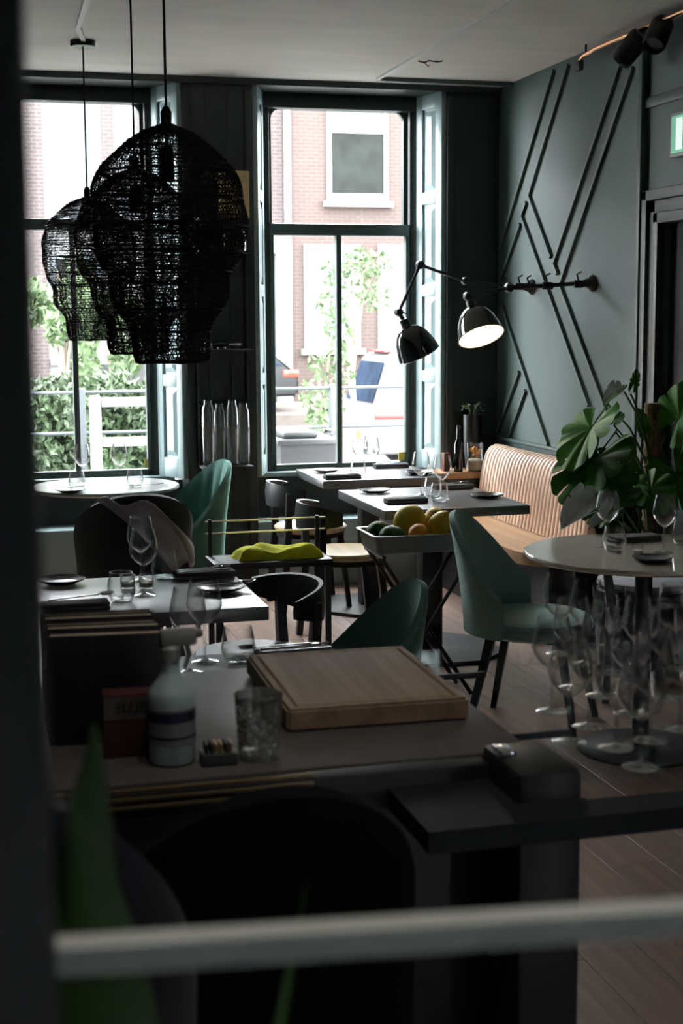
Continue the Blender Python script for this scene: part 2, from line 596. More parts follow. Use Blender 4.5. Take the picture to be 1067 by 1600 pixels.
# door with moulded architrave
mb = MB()
for (a, b, d) in ((0, .05, .045), (.05, .11, .028), (.11, .16, .04)):
    mb.bbox(RWX + .03 - d, RWX + .03, DY1 + .16 - b, DY1 + .16 - a, 0, DZ + .16 - a, .005)
    mb.bbox(RWX + .03 - d, RWX + .03, DY0 - .16 + a, DY0 - .16 + b, 0, DZ + .16 - a, .005)
    mb.bbox(RWX + .03 - d, RWX + .03, DY0 - .16 + a, DY1 + .16 - a, DZ + .16 - b, DZ + .16 - a, .005)
struct('trim_9', mb, mat('charcoal_architrave_paint', (0.045, 0.052, 0.052), 0.4, var=0.05), 'stepped dark architrave round the doorway')
door = bpy.data.objects.new('door_1', None)
COL.objects.link(door)
tag(door, 'dark panelled door in the green wall', None, None, 'structure')
DK = mat('near_black_door_paint', (0.022, 0.026, 0.027), 0.4, var=0.08)
MB().bbox(RWX + .06, RWX + .10, DY0, DY1, 0.0, DZ, .004).build('door_leaf', DK, door)
for (a, b, c, d) in ((DY0 + .12, DY0 + .5, .2, .95), (DY0 + .6, DY1 - .12, .2, .95), (DY0 + .12, DY0 + .5, 1.1, 1.9), (DY0 + .6, DY1 - .12, 1.1, 1.9)):
    MB().bbox(RWX + .05, RWX + .06, a, b, c, d, .004).build('door_panel', DK, door)
# unseen enclosing walls
struct('wall_left', MB().box(XL - .12, XL, YB, WY, 0, CZ), GREEN, 'green side wall')
struct('wall_back', MB().box(XL, RWX, YB - .12, YB, 0, CZ), mat('warm_white_plaster', (0.5, 0.48, 0.45), 0.8, var=0.04), 'plain pale wall of the bar side')

# ---- the glazed screen the picture is taken through: post and glazing bar, very near the camera
sc_root = bpy.data.objects.new('window_3', None)
COL.objects.link(sc_root)
tag(sc_root, 'dark painted screen post and pale glazing bar close to the camera', None, None, 'structure')
POSTM = mat('blue_black_gloss_paint', (0.020, 0.026, 0.030), 0.4, var=0.08)
MB().bbox(-.30, 0.029, 0.57, 0.65, 0, CZ, .006).build('frame_post', POSTM, sc_root)
BARM = mat('grey_green_painted_bar', (0.80, 0.85, 0.83), 0.5, var=0.12, scale=30, stretch=(.3, 1, 1))
MB().bar((0.0, 0.606, 1.3285), (1.9, 0.37, 1.3285), .014, .0125).build('glazing_bar', BARM, sc_root, 0)
MB().bbox(1.88, 1.98, 0.32, 0.42, 0, CZ, .006).build('frame_post', POSTM, sc_root)

# ================================================================= TABLES
def square_table(label, x0, x1, y0, y1, z=0.75, th=0.042, base='plate', col=None, lab_top=None):
    cx, cy = (x0 + x1) / 2, (y0 + y1) / 2
    t = thing('dining_table', label, 'table', (cx, cy, 0), 0)
    a, b = (x1 - x0) / 2, (y1 - y0) / 2
    MB().bbox(-a, a, -b, b, z - th, z, .003).build('table_top', BLACKTOP, t)
    MB().bbox(-.05, .05, -.05, .05, .018, z - th, .004).build('pedestal', BLACKM, t)
    # octagonal steel foot plate
    s, c = min(a, b) * .95, min(a, b) * .45
    poly = [(-s, -c), (-c, -s), (c, -s), (s, -c), (s, c), (c, s), (-c, s), (-s, c)]
    MB().prism(poly, 0.001, .018).build('foot_plate', BLACKM, t, 0)
    MB().bbox(-.16, .16, -.16, .16, z - th - .012, z - th, .003).build('top_plate', BLACKM, t)
    return t


square_table('square charcoal table below the woven pendants, laid for two', 0.20, 0.862, 4.145, 4.775)
square_table('charcoal table behind the cutting board, nearly hidden by the service counter', 0.20, 0.872, 3.0, 3.58)
square_table('charcoal table under the window that shows the white van', 1.825, 2.50, 7.34, 7.975)
square_table('charcoal table beside the tan banquette with two tulip wine glasses', 1.80, 2.49, 6.10, 6.93)


def round_table(label, c, r, top_mat, z=0.75, th=0.022, base_r=0.24):
    t = thing('round_table', label, 'table', (c[0], c[1], 0), 0)
    MB().lathe([(r - .012, z - th), (r - .002, z - th + .006), (r, z - th / 2), (r - .002, z - .003), (r - .006, z), (0, z)], 72).build('table_top', top_mat, t)
    MB().lathe([(.032, .02), (.032, z - th)], 20).build('pedestal', BLACKM, t)
    MB().lathe([(base_r, .001), (base_r, .012), (base_r - .01, .018), (.05, .024), (.04, .03), (0, .03)], 56).build('foot_plate', BLACKM, t)
    MB().lathe([(.14, z - th - .01), (.14, z - th)], 32).build('top_plate', BLACKM, t)
    return t


WTOP = mat('pale_gloss_window_table_top', (0.5, 0.5, 0.5), 0.18, spec=0.6, var=0.04)
round_table('pale round table at the window with the white gate', (0.70, 7.50), 0.385, WTOP)
round_table('glossy round table beside the monstera', (2.395, 4.765), 0.44, CREAM, base_r=.235)


# ================================================================= CHAIRS
def shell_chair(label, loc, rz, upm, legm, seat_z=0.45, back_z=0.83, half=1.9, R=0.25, Rb=0.235, channels=0, group=None, leg_splay=0.05, name='shell_chair', cat='chair', lean=0.05, foot_ring=False, sharp=1.3, low=0.10):
    """Upholstered chair with a wrapped back. Local -Y is the way the sitter faces."""
    t = thing(name, label, cat, (loc[0], loc[1], 0), rz, group)
    # seat cushion
    prof = [(0, seat_z - .075), (R * .80, seat_z - .075), (R * .93, seat_z - .06), (R * .98, seat_z - .03), (R * .94, seat_z - .008), (R * .8, seat_z + .006), (0, seat_z + .012)]
    MB().lathe(prof, 36, T() @ Matrix.Diagonal((1, .98, 1, 1))).build('seat', upm, t)
    # back shell: swept round the back from -half to +half
    nu, nv = (64 if channels else 44), 12
    vi, vo = [], []
    for i in range(nu + 1):
        u = -half + 2 * half * i / nu
        q = abs(u) / half
        top = seat_z + low + (back_z - seat_z - low) * (max(0.0, cos(q * pi / 2)) ** sharp if q < 1 else 0)
        for j in range(nv + 1):
            v = j / nv
            z = seat_z - .06 + (top - seat_z + .06) * v
            rr = Rb + lean * v ** 1.4 * (top - seat_z) / .38
            ch = 0.0
            if channels:
                ch = .010 * abs(sin(u / half * channels * pi / 2)) * min(1, v * 3) * min(1, (1 - v) * 4)
            th = .045 * (1 - .35 * v)
            if v > .93:
                th *= .72
            d = Vector((sin(u), cos(u), 0))
            vi.append(d * (rr - ch * -1 - th * .5 - ch * 2) + Vector((0, 0, z)))
            vo.append(d * (rr + th * .5) + Vector((0, 0, z - (0 if v < 1 else .008))))
    nn = (nu + 1) * (nv + 1)
    fs = []
    k = nv + 1
    for i in range(nu):
        for j in range(nv):
            a, b, c, d = i * k + j, (i + 1) * k + j, (i + 1) * k + j + 1, i * k + j + 1
            fs.append((a, b, c, d))
            fs.append((nn + d, nn + c, nn + b, nn + a))
        a, b = i * k + nv, (i + 1) * k + nv
        fs.append((a, b, nn + b, nn + a))
        a, b = i * k, (i + 1) * k
        fs.append((nn + a, nn + b, b, a))
    for i in (0, nu):
        for j in range(nv):
            a, b = i * k + j, i * k + j + 1
            fs.append((a, b, nn + b, nn + a))
    mb = MB()
    mb.add(vi + vo, fs)
    mb.build('backrest', upm, t, 60)
    for sx in (-1, 1):
        for sy in (-1, 1):
            a = Vector((sx * R * .55, sy * R * .55, seat_z - .07))
            b = Vector((sx * (R * .62 + leg_splay), sy * (R * .62 + leg_splay), 0.001))
            MB().bar(a, b, .034, .034, wx2=.022, wy2=.022).build('leg', legm, t, 0)
    if foot_ring:
        r = R * .62 + leg_splay * .6
        MB().tube([(r * 1.2 * cos(a * pi / 12), r * 1.2 * sin(a * pi / 12), seat_z * .33) for a in range(24)], .008, 8, closed=True).build('foot_ring', legm, t)
    return t


LEGB = BLACKW
shell_chair('bottle-green velvet chair with a fluted back at the round window table', (0.985, 7.11), radians(-80), VELVET, LEGB, back_z=.90, channels=11, half=1.75, R=.245, Rb=.24)
shell_chair('black upholstered chair seen from behind, a grey jacket across its back', (0.74, 6.62), radians(180), BLACKV, LEGB, back_z=.84, half=1.75, Rb=.235, sharp=.75)
shell_chair('dusty green tub chair tucked behind the cutting board', (1.015, 4.03), radians(-88), VELVETD, LEGB, back_z=.83, half=1.55, sharp=1.5)
shell_chair('pale green shell chair drawn up to the glossy round table', (2.13, 5.17), radians(55), VELVETP, LEGB, back_z=.85, half=1.30, R=.245, Rb=.25, leg_splay=.06, lean=.07)
shell_chair('navy bar stool at the service counter near the plant leaf', (-0.035, 1.42), radians(180), NAVY, BLACKM, seat_z=.74, back_z=1.23, half=1.9, R=.22, Rb=.22, name='bar_stool', cat='stool', foot_ring=True, leg_splay=.04, lean=.02)
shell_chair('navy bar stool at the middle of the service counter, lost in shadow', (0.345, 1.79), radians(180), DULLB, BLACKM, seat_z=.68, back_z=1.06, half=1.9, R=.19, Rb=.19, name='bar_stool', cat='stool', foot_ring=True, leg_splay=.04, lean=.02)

# reflection of a sleeve, modelled as a grey band hugging the black chair's shell
SLEEVE_REFL = mat('lilac_grey_cloth', (0.36, 0.35, 0.42), 0.85, var=0.15, scale=10, sheen=0.2, bump=0.2, bscale=200)
cxr, cyr = 0.74, 6.62
vs, fs = [], []
na, nb = 14, 10
for i in range(na + 1):
    s = i / na
    for j in range(nb + 1):
        v = j / nb
        # band runs from the top of the back down to the side
        u = -0.75 + 1.35 * s + .95 * v
        z = .846 - .36 * s + .02 * sin(v * 9 + s * 5) - .06 * v * (1 - s)
        zt = .45 + .10 + (.84 - .55) * max(0, cos(min(1, abs(u) / 1.75) * pi / 2)) ** .75
        z = min(z, zt + .006)
        r = .235 + .05 * max(0, (z - .45)) / .38 + .03 + .006 * sin(v * 14 + s * 3)
        vs.append((cxr + sin(u) * r * 1, cyr - cos(u) * r, z))
for i in range(na):
    for j in range(nb):
        a = i * (nb + 1) + j
        fs.append((a, a + 1, a + nb + 2, a + nb + 1))
jk = MB()
jk.add(vs, fs)
jk = jk.build('jacket', SLEEVE_REFL, None, 80)
sm = jk.modifiers.new('thickness', 'SOLIDIFY')
sm.thickness = .008
sm.offset = 1
tag(jk, 'lilac-grey jacket slung diagonally over the black chair back', 'jacket')


def bent_chair(label, loc, rz, seatm, group=None):
    """Black bentwood chair: round seat, four legs, curved back band on the rear legs. Faces local -Y."""
    t = thing('bentwood_chair', label, 'chair', (loc[0], loc[1], 0), rz, group)
    sz = .46
    MB().lathe([(0, sz - .035), (.185, sz - .035), (.205, sz - .02), (.208, sz - .008), (.198, sz), (.1, sz - .002), (0, sz - .004)], 40, Matrix.Diagonal((1.02, .98, 1, 1))).build('seat', seatm, t)
    MB().lathe_open([(.17, sz - .06), (.19, sz - .06), (.19, sz - .034), (.17, sz - .034), (.17, sz - .06)], 36).build('seat_ring', BLACKW, t)
    for sx in (-1, 1):
        MB().bar((sx * .15, -.13, sz - .04), (sx * .185, -.175, .001), .034, .034, wx2=.024, wy2=.024).build('leg', BLACKW, t, 0)
        mb = MB()
        mb.bar((sx * .185, .20, .001), (sx * .165, .165, sz - .03), .028, .032, wx2=.04, wy2=.036)
        mb.bar((sx * .165, .165, sz - .03), (sx * .200, .165, .66), .04, .036, wx2=.03, wy2=.03)
        mb.build('leg', BLACKW, t, 0)
    # back band
    n = 26
    vs, fs = [], []
    half = 1.25
    for i in range(n + 1):
        u = -half + 2 * half * i / n
        q = abs(u) / half
        r = .245 + .01 * q
        zt = .703 - .03 * q ** 2.5
        zb = .575 + .04 * q ** 2
        d = Vector((sin(u), cos(u) * .95, 0))
        for (dr, z) in ((-.012, zb), (-.014, (zb + zt) / 2), (-.006, zt), (.010, zt + .004), (.018, (zb + zt) / 2), (.012, zb)):
            vs.append(d * (r + dr) + Vector((0, 0, z)))
    for i in range(n):
        for j in range(6):
            j2 = (j + 1) % 6
            fs.append((i * 6 + j, (i + 1) * 6 + j, (i + 1) * 6 + j2, i * 6 + j2))
    fs.append(tuple(range(6)))
    fs.append(tuple(n * 6 + j for j in reversed(range(6))))
    MB().add(vs, fs).build('backrest', BLACKW, t, 50)
    return t


GB = 'black bentwood chairs'
bent_chair('black bentwood chair with pale seat at the table under the van window', (1.86, 7.78), radians(90), SEATW, GB)
bent_chair('black bentwood chair with pale seat in front of the banquette table', (1.82, 6.86), radians(90), SEATW, GB)
bent_chair('black bentwood chair between the pendant table and the green tub chair', (0.935, 4.79), radians(-84), BLACKW, GB)
hc = bent_chair('black bentwood chair with a pale grey wool seat pad behind the round table pedestal', (2.79, 5.52), radians(160), BLACKW, GB)
MB().lathe([(0, .461), (.19, .461), (.212, .475), (.208, .495), (.19, .503), (0, .507)], 36).build('seat_pad', GREYF, hc)

# ================================================================= BANQUETTE
bq = thing('banquette', 'tan leather banquette with vertical channels and an oak seat', 'bench', (0, 0, 0))
BY0, BY1 = 6.42, 8.01
# channelled back: ribs along Y, profile leaning to the wall with a rolled top
prof = [(2.925, .462), (2.935, .52), (2.945, .60), (2.955, .68), (2.967, .75), (2.983, .805), (3.005, .838), (3.035, .852), (3.07, .848), (3.10, .835)]
nr = 34
sub = 6
vs, fs = [], []
ny = nr * sub
for i in range(ny + 1):
    y = BY0 + (BY1 - BY0) * i / ny
    ph = (i % sub) / sub
    bulge = .013 * sqrt(max(0, 1 - (2 * ph - 1) ** 2)) if i % sub else 0.0
    endq = min(1, (y - BY0) / .03, (BY1 - y) / .03)
    for j, (px, pz) in enumerate(prof):
        a = prof[max(0, j - 1)]
        b = prof[min(len(prof) - 1, j + 1)]
        tx, tz = b[0] - a[0], b[1] - a[1]
        L = sqrt(tx * tx + tz * tz)
        nx, nz = -tz / L, tx / L
        sag = .006 * sin(y * 3.1)
        vs.append((px + nx * bulge * endq + (1 - endq) * .02, y, pz + nz * bulge * endq + sag * (j / len(prof)) - (1 - endq) * .01 * j / len(prof)))
k = len(prof)
for i in range(ny):
    for j in range(k - 1):
        fs.append((i * k + j, (i + 1) * k + j, (i + 1) * k + j + 1, i * k + j + 1))
o0 = len(vs)
vs += [(3.10, BY0, .462), (3.10, BY1, .462)]
fs.append(tuple(list(range(k)) + [o0]))
fs.append(tuple([o0 + 1] + [ny * k + j for j in reversed(range(k))]))
fs.append((o0, o0 + 1, ny * k + k - 1, k - 1))
fs.append((0, o0, o0 + 1, ny * k))
MB().add(vs, fs).build('backrest', LEATHER, bq, 70)
# oak seat with rounded near end
poly = [(3.14, 8.31), (2.60, 8.31), (2.60, 6.62)]
for i in range(1, 9):
    a = i / 8 * pi / 2
    poly.append((2.60 + .30 * (1 - cos(a)), 6.62 - .30 * sin(a)))
poly += [(3.14, 6.32)]
MB().prism(poly, .40, .46).build('seat', OAK, bq, 30)
MB().box(2.74, 3.14, 6.46, 8.31, .001, .40).build('seat_base', BLACKW, bq, 0)
MB().box(3.10, 3.14, BY0 + .02, BY1, .462, .83).build('back_frame', BLACKW, bq, 0)

# oak corner ledge with planter, jar, bottle
cl = thing('corner_cabinet', 'low oak-topped cabinet in the dark corner beside the banquette', 'cabinet', (0, 0, 0))
MB().bbox(2.665, 3.12, 8.03, 8.31, .655, .69, .003).build('cabinet_top', OAK, cl)
MB().box(2.68, 3.11, 8.04, 8.31, .461, .655).build('cabinet_body', BLACKW, cl, 0)
AM = mat('amber_dried_flowers', (0.55, 0.26, 0.04), 0.7, var=0.5, scale=30, bump=.4, bscale=40)
SANDM = mat('white_sand', (0.55, 0.5, 0.42), 0.9, var=0.2, scale=60)


def lathe_thing(name, label, cat, loc, prof, m, n=32, **kw):
    o = MB().lathe(prof, n).build(name, m, None, 40, loc=loc)
    return tag(o, label, cat, **kw)


pl = thing('plant_pot', 'tall black tapered plant pot with a sparse trailing plant', 'pot', (2.975, 8.22, .6905))
PH = .26
MB().lathe([(.0, 0), (.040, 0), (.052, .12), (.055, .33), (.05, .33), (.048, .30), (0, .30)], 28, Matrix.Translation((0, 0, 0))).build('pot', BLACKM, pl)
SPRIG = mat('dull_green_sprig', (0.10, 0.13, 0.05), 0.6, var=0.3, scale=20)
rs = random.Random(5)
for i in range(9):
    a = rs.uniform(0, 2 * pi)
    L = rs.uniform(.05, .11)
    pts = [(0.02 * cos(a), .02 * sin(a), .30)]
    for q in range(1, 5):
        pts.append((cos(a) * L * q / 4 * (1 if q < 4 else 1.1), sin(a) * L * .6 * q / 4, .30 + .09 * sin(q / 4 * 2.4) + rs.uniform(-.01, .01)))
    mb = MB()
    mb.tube(pts, .0018, 5)
    for p in pts[2:]:
        q = Vector(p)
        d = Vector((rs.uniform(-1, 1), rs.uniform(-1, 1), rs.uniform(-.2, .8))).normalized()
        sd = d.orthogonal().normalized()
        mb.add([q, q + d * .014 + sd * .005, q + d * .028, q + d * .014 - sd * .005], [(0, 1, 2, 3)])
    mb.build('sprig', SPRIG, pl)
jr = thing('terrarium_jar', 'glass jar layered with pale sand and amber dried flowers', 'jar', (2.945, 8.09, .6905))
MB().lathe_open([(0.001, .002), (.047, .002), (.05, .01), (.05, .17), (.047, .17), (.046, .012), (0.001, .008)], 28).build('jar_glass', GLASS, jr)
MB().lathe([(0, .009), (.045, .009), (.045, .065), (.03, .075), (0, .07)], 24, None).build('sand_layer', SANDM, jr)
mb = MB()
for i in range(26):
    a, r, z = rs.uniform(0, 6.28), rs.uniform(.0, .034), rs.uniform(.085, .145)
    mb.ball((r * cos(a), r * sin(a), z), rs.uniform(.006, .012), 7, 5)
mb.build('dried_flowers', AM, jr)
bt = thing('bottle', 'slim black bottle standing beside the layered jar', 'bottle', (2.845, 8.10, .6905))
MB().lathe([(0, 0), (.024, 0), (.026, .01), (.026, .16), (.012, .20), (.010, .27), (0, .27)], 22).build('bottle_body', mat('black_glass', (.006, .007, .007), .08, spec=.6), bt)
MB().lathe([(0.0105, .255), (.012, .255), (.012, .275), (0, .275)], 18).build('cap', BLACKM, bt)
tag(MB().bbox(-.022, .022, -.03, .03, 0, .11, .003).build('tin', mat('dark_red_tin', (.10, .018, .014), .4, var=.2), None, 35, (2.785, 8.15, .6905)), 'dark red tin beside the slim black bottle', 'tin')

# ================================================================= TABLEWARE
def make_wine_glass():
    t = thing('wine_glass', '', 'glass')
    MB().lathe_open([(.0045, .093), (.010, .096), (.024, .107), (.038, .124), (.0445, .143), (.0445, .155), (.041, .178), (.036, .200), (.0335, .212),
                     (.0327, .212), (.0352, .200), (.0402, .178), (.0436, .155), (.0436, .143), (.0372, .125), (.023, .1085), (.009, .099), (.001, .098)], 28).build('bowl', GLASS, t, 60)
    MB().lathe_open([(.0045, .012), (.0034, .03), (.0034, .08), (.0045, .094)], 12).build('stem', THICKG, t, 60)
    MB().lathe_open([(.001, .001), (.034, .001), (.035, .002), (.030, .004), (.012, .007), (.0045, .012)], 28).build('foot', THICKG, t, 60)
    return t


def make_tumbler():
    t = thing('tumbler_glass', '', 'glass')
    MB().lathe_open([(.001, .001), (.030, .001), (.034, .006), (.043, .030), (.0435, .040), (.040, .065), (.0345, .092), (.0337, .092), (.039, .065), (.0425, .040), (.042, .031), (.033, .012), (.001, .010)], 26).build('glass_wall', GLASS, t, 60)
    MB().lathe([(0, .0015), (.029, .0015), (.0325, .006), (.034, .0105), (0, .0095)], 24).build('glass_base', THICKG, t, 60)
    return t


def make_votive():
    t = thing('candle_holder', '', 'candle')
    MB().lathe_open([(.001, .001), (.022, .001), (.024, .004), (.024, .045), (.0225, .045), (.022, .008), (.001, .008)], 22).build('glass_cup', GLASS, t, 60)
    MB().lathe([(0, .0085), (.0215, .0085), (.0215, .022), (0, .022)], 18).build('candle', mat('cream_wax', (.7, .65, .55), .5), t)
    return t


def make_plate():
    t = thing('plate', '', 'plate')
    MB().lathe([(0, .001), (.045, .001), (.05, .004), (.072, .012), (.078, .016), (.077, .018), (.07, .0145), (.05, .008), (.045, .006), (0, .006)], 40).build('plate_dish', PLATE, t, 50)
    MB().lathe_open([(.0775, .0155), (.079, .017), (.0775, .0185), (.076, .0175), (.0775, .0155)], 40).build('plate_rim', mat('worn_plate_rim', (.10, .10, .11), .22, spec=.7), t, 60)
    return t


def make_napkin():
    t = thing('napkin', '', 'napkin')
    MB().bbox(-.10, .10, -.038, .038, .001, .013, .004).build('lower_fold', NAPK, t)
    MB().bbox(-.098, .100, -.036, .037, .013, .024, .004).build('upper_fold', NAPK, t)
    return t


def make_fork():
    t = thing('fork', '', 'cutlery')
    MB().tube([(-.09, 0, 0), (-.03, 0, .002), (.03, 0, .004), (.05, 0, .006)], [.0034, .0026, .0022, .003], 6, M=Matrix.Diagonal((1, 1.5, .7, 1))).build('handle', CHROME, t, 60)
    mb = MB()
    mb.bbox(.048, .07, -.010, .010, .0045, .0065, .001)
    for i in range(4):
        y = -.0085 + i * .00567
        mb.tube([(.068, y, .0055), (.085, y, .004), (.098, y, .008)], [.0013, .0012, .0006], 5)
    mb.build('tines', CHROME, t, 60)
    return t


def make_knife():
    t = thing('knife', '', 'cutlery')
    MB().tube([(-.10, 0, 0), (-.05, 0, .001), (0, 0, .001)], [.004, .0035, .003], 6, M=Matrix.Diagonal((1, 1.4, .7, 1))).build('handle', CHROME, t, 60)
    poly = [(0, -.004), (.07, -.008), (.095, -.004), (.105, .003), (.06, .005), (0, .004)]
    MB().prism(poly, 0.0, .0015).build('blade', CHROME, t, 0)
    return t


def make_spoon():
    t = thing('spoon', '', 'cutlery')
    MB().tube([(-.10, 0, 0), (-.03, 0, .002), (.04, 0, .004), (.055, 0, .005)], [.0036, .0026, .0022, .003], 6, M=Matrix.Diagonal((1, 1.5, .7, 1))).build('handle', CHROME, t, 60)
    MB().lathe([(0, -.007), (.010, -.0055), (.016, -.001), (.0175, .002), (.0155, .001), (.009, -.0035), (0, -.005)], 20, T(.078, 0, .006) @ Matrix.Diagonal((1.5, 1, 1, 1))).build('spoon_bowl', CHROME, t, 60)
    return t


PROTO = {}
MAKE = dict(wine=make_wine_glass, tumbler=make_tumbler, votive=make_votive, plate=make_plate, napkin=make_napkin, fork=make_fork, knife=make_knife, spoon=make_spoon)


def put(kind, label, x, y, z, rz=0.0, s=1.0, group=None, tilt=0.0):
    if kind not in PROTO:
        o = PROTO[kind] = MAKE[kind]()
    else:
        o = copy_tree(PROTO[kind])
    o.location = (x, y, z)
    o.rotation_euler = (0, tilt, rz)
    o.scale = (s, s, s)
    o['label'] = label
    if group:
        o['group'] = group
    elif 'group' in o:
        del o['group']
    return o


TZ = .7505
GW, GT, GP, GN, GC = 'stemmed wine glasses on the tables', 'stemless tumblers on the tables', 'black side plates', 'folded grey napkins', 'cutlery laid on the napkins'
# pendant table
put('wine', 'wine glass behind the small candle holders on the pendant table', .547, 4.68, TZ, group=GW)
put('wine', 'wine glass in front, beside the small candle holders on the pendant table', .525, 4.42, TZ, .4, group=GW)
put('tumbler', 'tumbler at the front edge of the pendant table', .446, 4.34, TZ, group=GT)
put('tumbler', 'tumbler near the back edge of the pendant table', .625, 4.69, TZ, .5, group=GT)
put('votive', 'small glass candle holder behind the front tumbler of the pendant table', .488, 4.545, TZ)
put('votive', 'small glass candle holder next to the front wine glass stem on the pendant table', .545, 4.53, TZ)
put('plate', 'black side plate with a small spoon on the pendant table', .765, 4.42, TZ, group=GP)
put('plate', 'black side plate half hidden by the dark screen post', .29, 4.70, TZ, group=GP)
put('napkin', 'folded grey napkin behind the black plate with the spoon', .755, 4.68, TZ, .05, group=GN)
put('napkin', 'folded grey napkin beside the dark screen post', .30, 4.26, TZ, 0.02, group=GN)
# board-side table
put('wine', 'wine glass at the back of the table behind the menus', .563, 3.50, TZ, group=GW)
put('wine', 'wine glass closest to the menus on the table behind them', .507, 3.40, TZ, .3, group=GW)
put('tumbler', 'tumbler between the wine glasses and the napkin behind the cutting board', .642, 3.47, TZ, group=GT)
put('napkin', 'folded grey napkin behind the cutting board', .785, 3.47, TZ, -.02, s=1.0, group=GN)
# van-window table
put('wine', 'wine glass at the back of the table under the van window', 2.10, 7.60, TZ, group=GW)
put('wine', 'wine glass at the front of the table under the van window', 2.132, 7.48, TZ, .6, group=GW)
put('tumbler', 'tumbler beside the two wine glasses under the van window', 2.055, 7.48, TZ, group=GT)
put('plate', 'black plate at the window corner of the table under the van window', 1.95, 7.76, TZ, group=GP)
put('plate', 'black plate at the banquette end of the table under the van window', 2.41, 7.50, TZ, group=GP)
put('napkin', 'folded grey napkin at the front of the table under the van window', 1.95, 7.42, TZ, 0, group=GN)
put('napkin', 'folded grey napkin at the sill of the van window', 2.36, 7.88, TZ, 0, group=GN)
# banquette table
put('wine', 'wine glass nearer the shutter on the banquette table', 2.128, 6.60, TZ, group=GW)
put('wine', 'wine glass against the dark red tin on the banquette table', 2.175, 6.42, TZ, .5, group=GW)
put('tumbler', 'tumbler at the front of the banquette table', 2.13, 6.33, TZ, group=GT)
put('tumbler', 'tumbler behind the front one on the banquette table', 2.165, 6.53, TZ, .7, group=GT)
put('plate', 'black plate at the far corner of the banquette table', 1.945, 6.77, TZ, group=GP)
put('plate', 'black plate at the leather end of the banquette table', 2.40, 6.42, TZ, group=GP)
put('napkin', 'folded grey napkin at the near edge of the banquette table', 1.97, 6.34, TZ, 0, group=GN)
put('napkin', 'folded grey napkin at the leather end of the banquette table', 2.36, 6.80, TZ, 0, group=GN)
# window round table
put('wine', 'wine glass before the window glazing bar on the pale round table', .592, 7.56, TZ, group=GW)
put('wine', 'wine glass before the hedge on the pale round table', .782, 7.53, TZ, .5, group=GW)
put('tumbler', 'tumbler beside the black plate on the pale round table', .548, 7.36, TZ, group=GT)
put('tumbler', 'tumbler nearer the velvet chair on the pale round table', .84, 7.36, TZ, .4, group=GT)
put('plate', 'black plate on the pale round table', .505, 7.24, TZ, s=.95, group=GP)
put('spoon', 'small spoon on the pale round table near the velvet chair', .93, 7.40, TZ + .004, .2, s=.8)
# glossy round table
put('wine', 'wine glass behind the tumbler on the glossy round table', 2.298, 4.875, TZ, group=GW)
put('wine', 'wine glass standing alone behind the black plate on the glossy round table', 2.44, 4.70, TZ, .5, group=GW)
put('tumbler', 'tumbler in front of the pale leaf on the glossy round table', 2.292, 4.80, TZ, .3, group=GT)
put('tumbler', 'tumbler cut by the picture edge on the glossy round table', 2.60, 4.86, TZ, group=GT)
put('votive', 'clear candle holder in the middle of the glossy round table', 2.325, 4.68, TZ, s=.85)
put('plate', 'black plate at the near rim of the glossy round table', 2.315, 4.545, TZ, s=.9, group=GP)
put('napkin', 'folded grey napkin at the banquette side of the glossy round table', 2.46, 4.98, TZ, .1, group=GN)


def cutlery(x, y, z, rz, where):
    c, s = cos(rz), sin(rz)
    put('fork', 'fork laid on ' + where, x - .012 * s, y + .012 * c, z + .028, rz + .06, .95, GC)
    put('knife', 'knife laid on ' + where, x + .016 * s, y - .016 * c, z + .027, rz + pi + .03, .92, GC)


cutlery(.755, 4.68, TZ, .05, 'the napkin behind the black plate with the spoon')
cutlery(.785, 3.47, TZ, -.02, 'the napkin behind the cutting board')
cutlery(1.95, 7.42, TZ, 0, 'the napkin at the front of the table under the van window')
cutlery(2.36, 7.88, TZ, 0, 'the napkin at the sill of the van window')
cutlery(1.97, 6.34, TZ, 0, 'the napkin at the near edge of the banquette table')
cutlery(2.36, 6.80, TZ, 0, 'the napkin at the leather end of the banquette table')
put('spoon', 'dark spoon raised on the napkin beside the dark screen post', .32, 4.27, TZ + .034, .25, 1.0, GC)
put('spoon', 'spoon resting across the plate of the pendant table', .775, 4.42, TZ + .023, .1, 1.0)
put('spoon', 'spoon with its bowl towards the tumbler on the napkin behind the board', .735, 3.475, TZ + .034, pi + .12, .95, GC)

# ================================================================= WOVEN PENDANT LAMPS
WIRE = mat('black_woven_wire', (0.012, 0.011, 0.011), 0.55, spec=0.3)
LP = [(0, .12), (.012, .22), (.03, .36), (.055, .47), (.085, .57), (.115, .66), (.145, .76), (.18, .86), (.22, .92), (.27, .965), (.33, .99), (.40, 1.0), (.47, .985), (.53, .955), (.575, .90), (.61, .81), (.64, .765), (.69, .775), (.74, .755), (.775, .70),
      (.81, .60), (.85, .53), (.89, .515), (.95, .51), (.985, .49), (1.0, .465)]


def lerp_prof(t):
    for (a, ra), (b, rb) in zip(LP, LP[1:]):
        if t <= b:
            return ra + (rb - ra) * (t - a) / (b - a)
    return LP[-1][1]


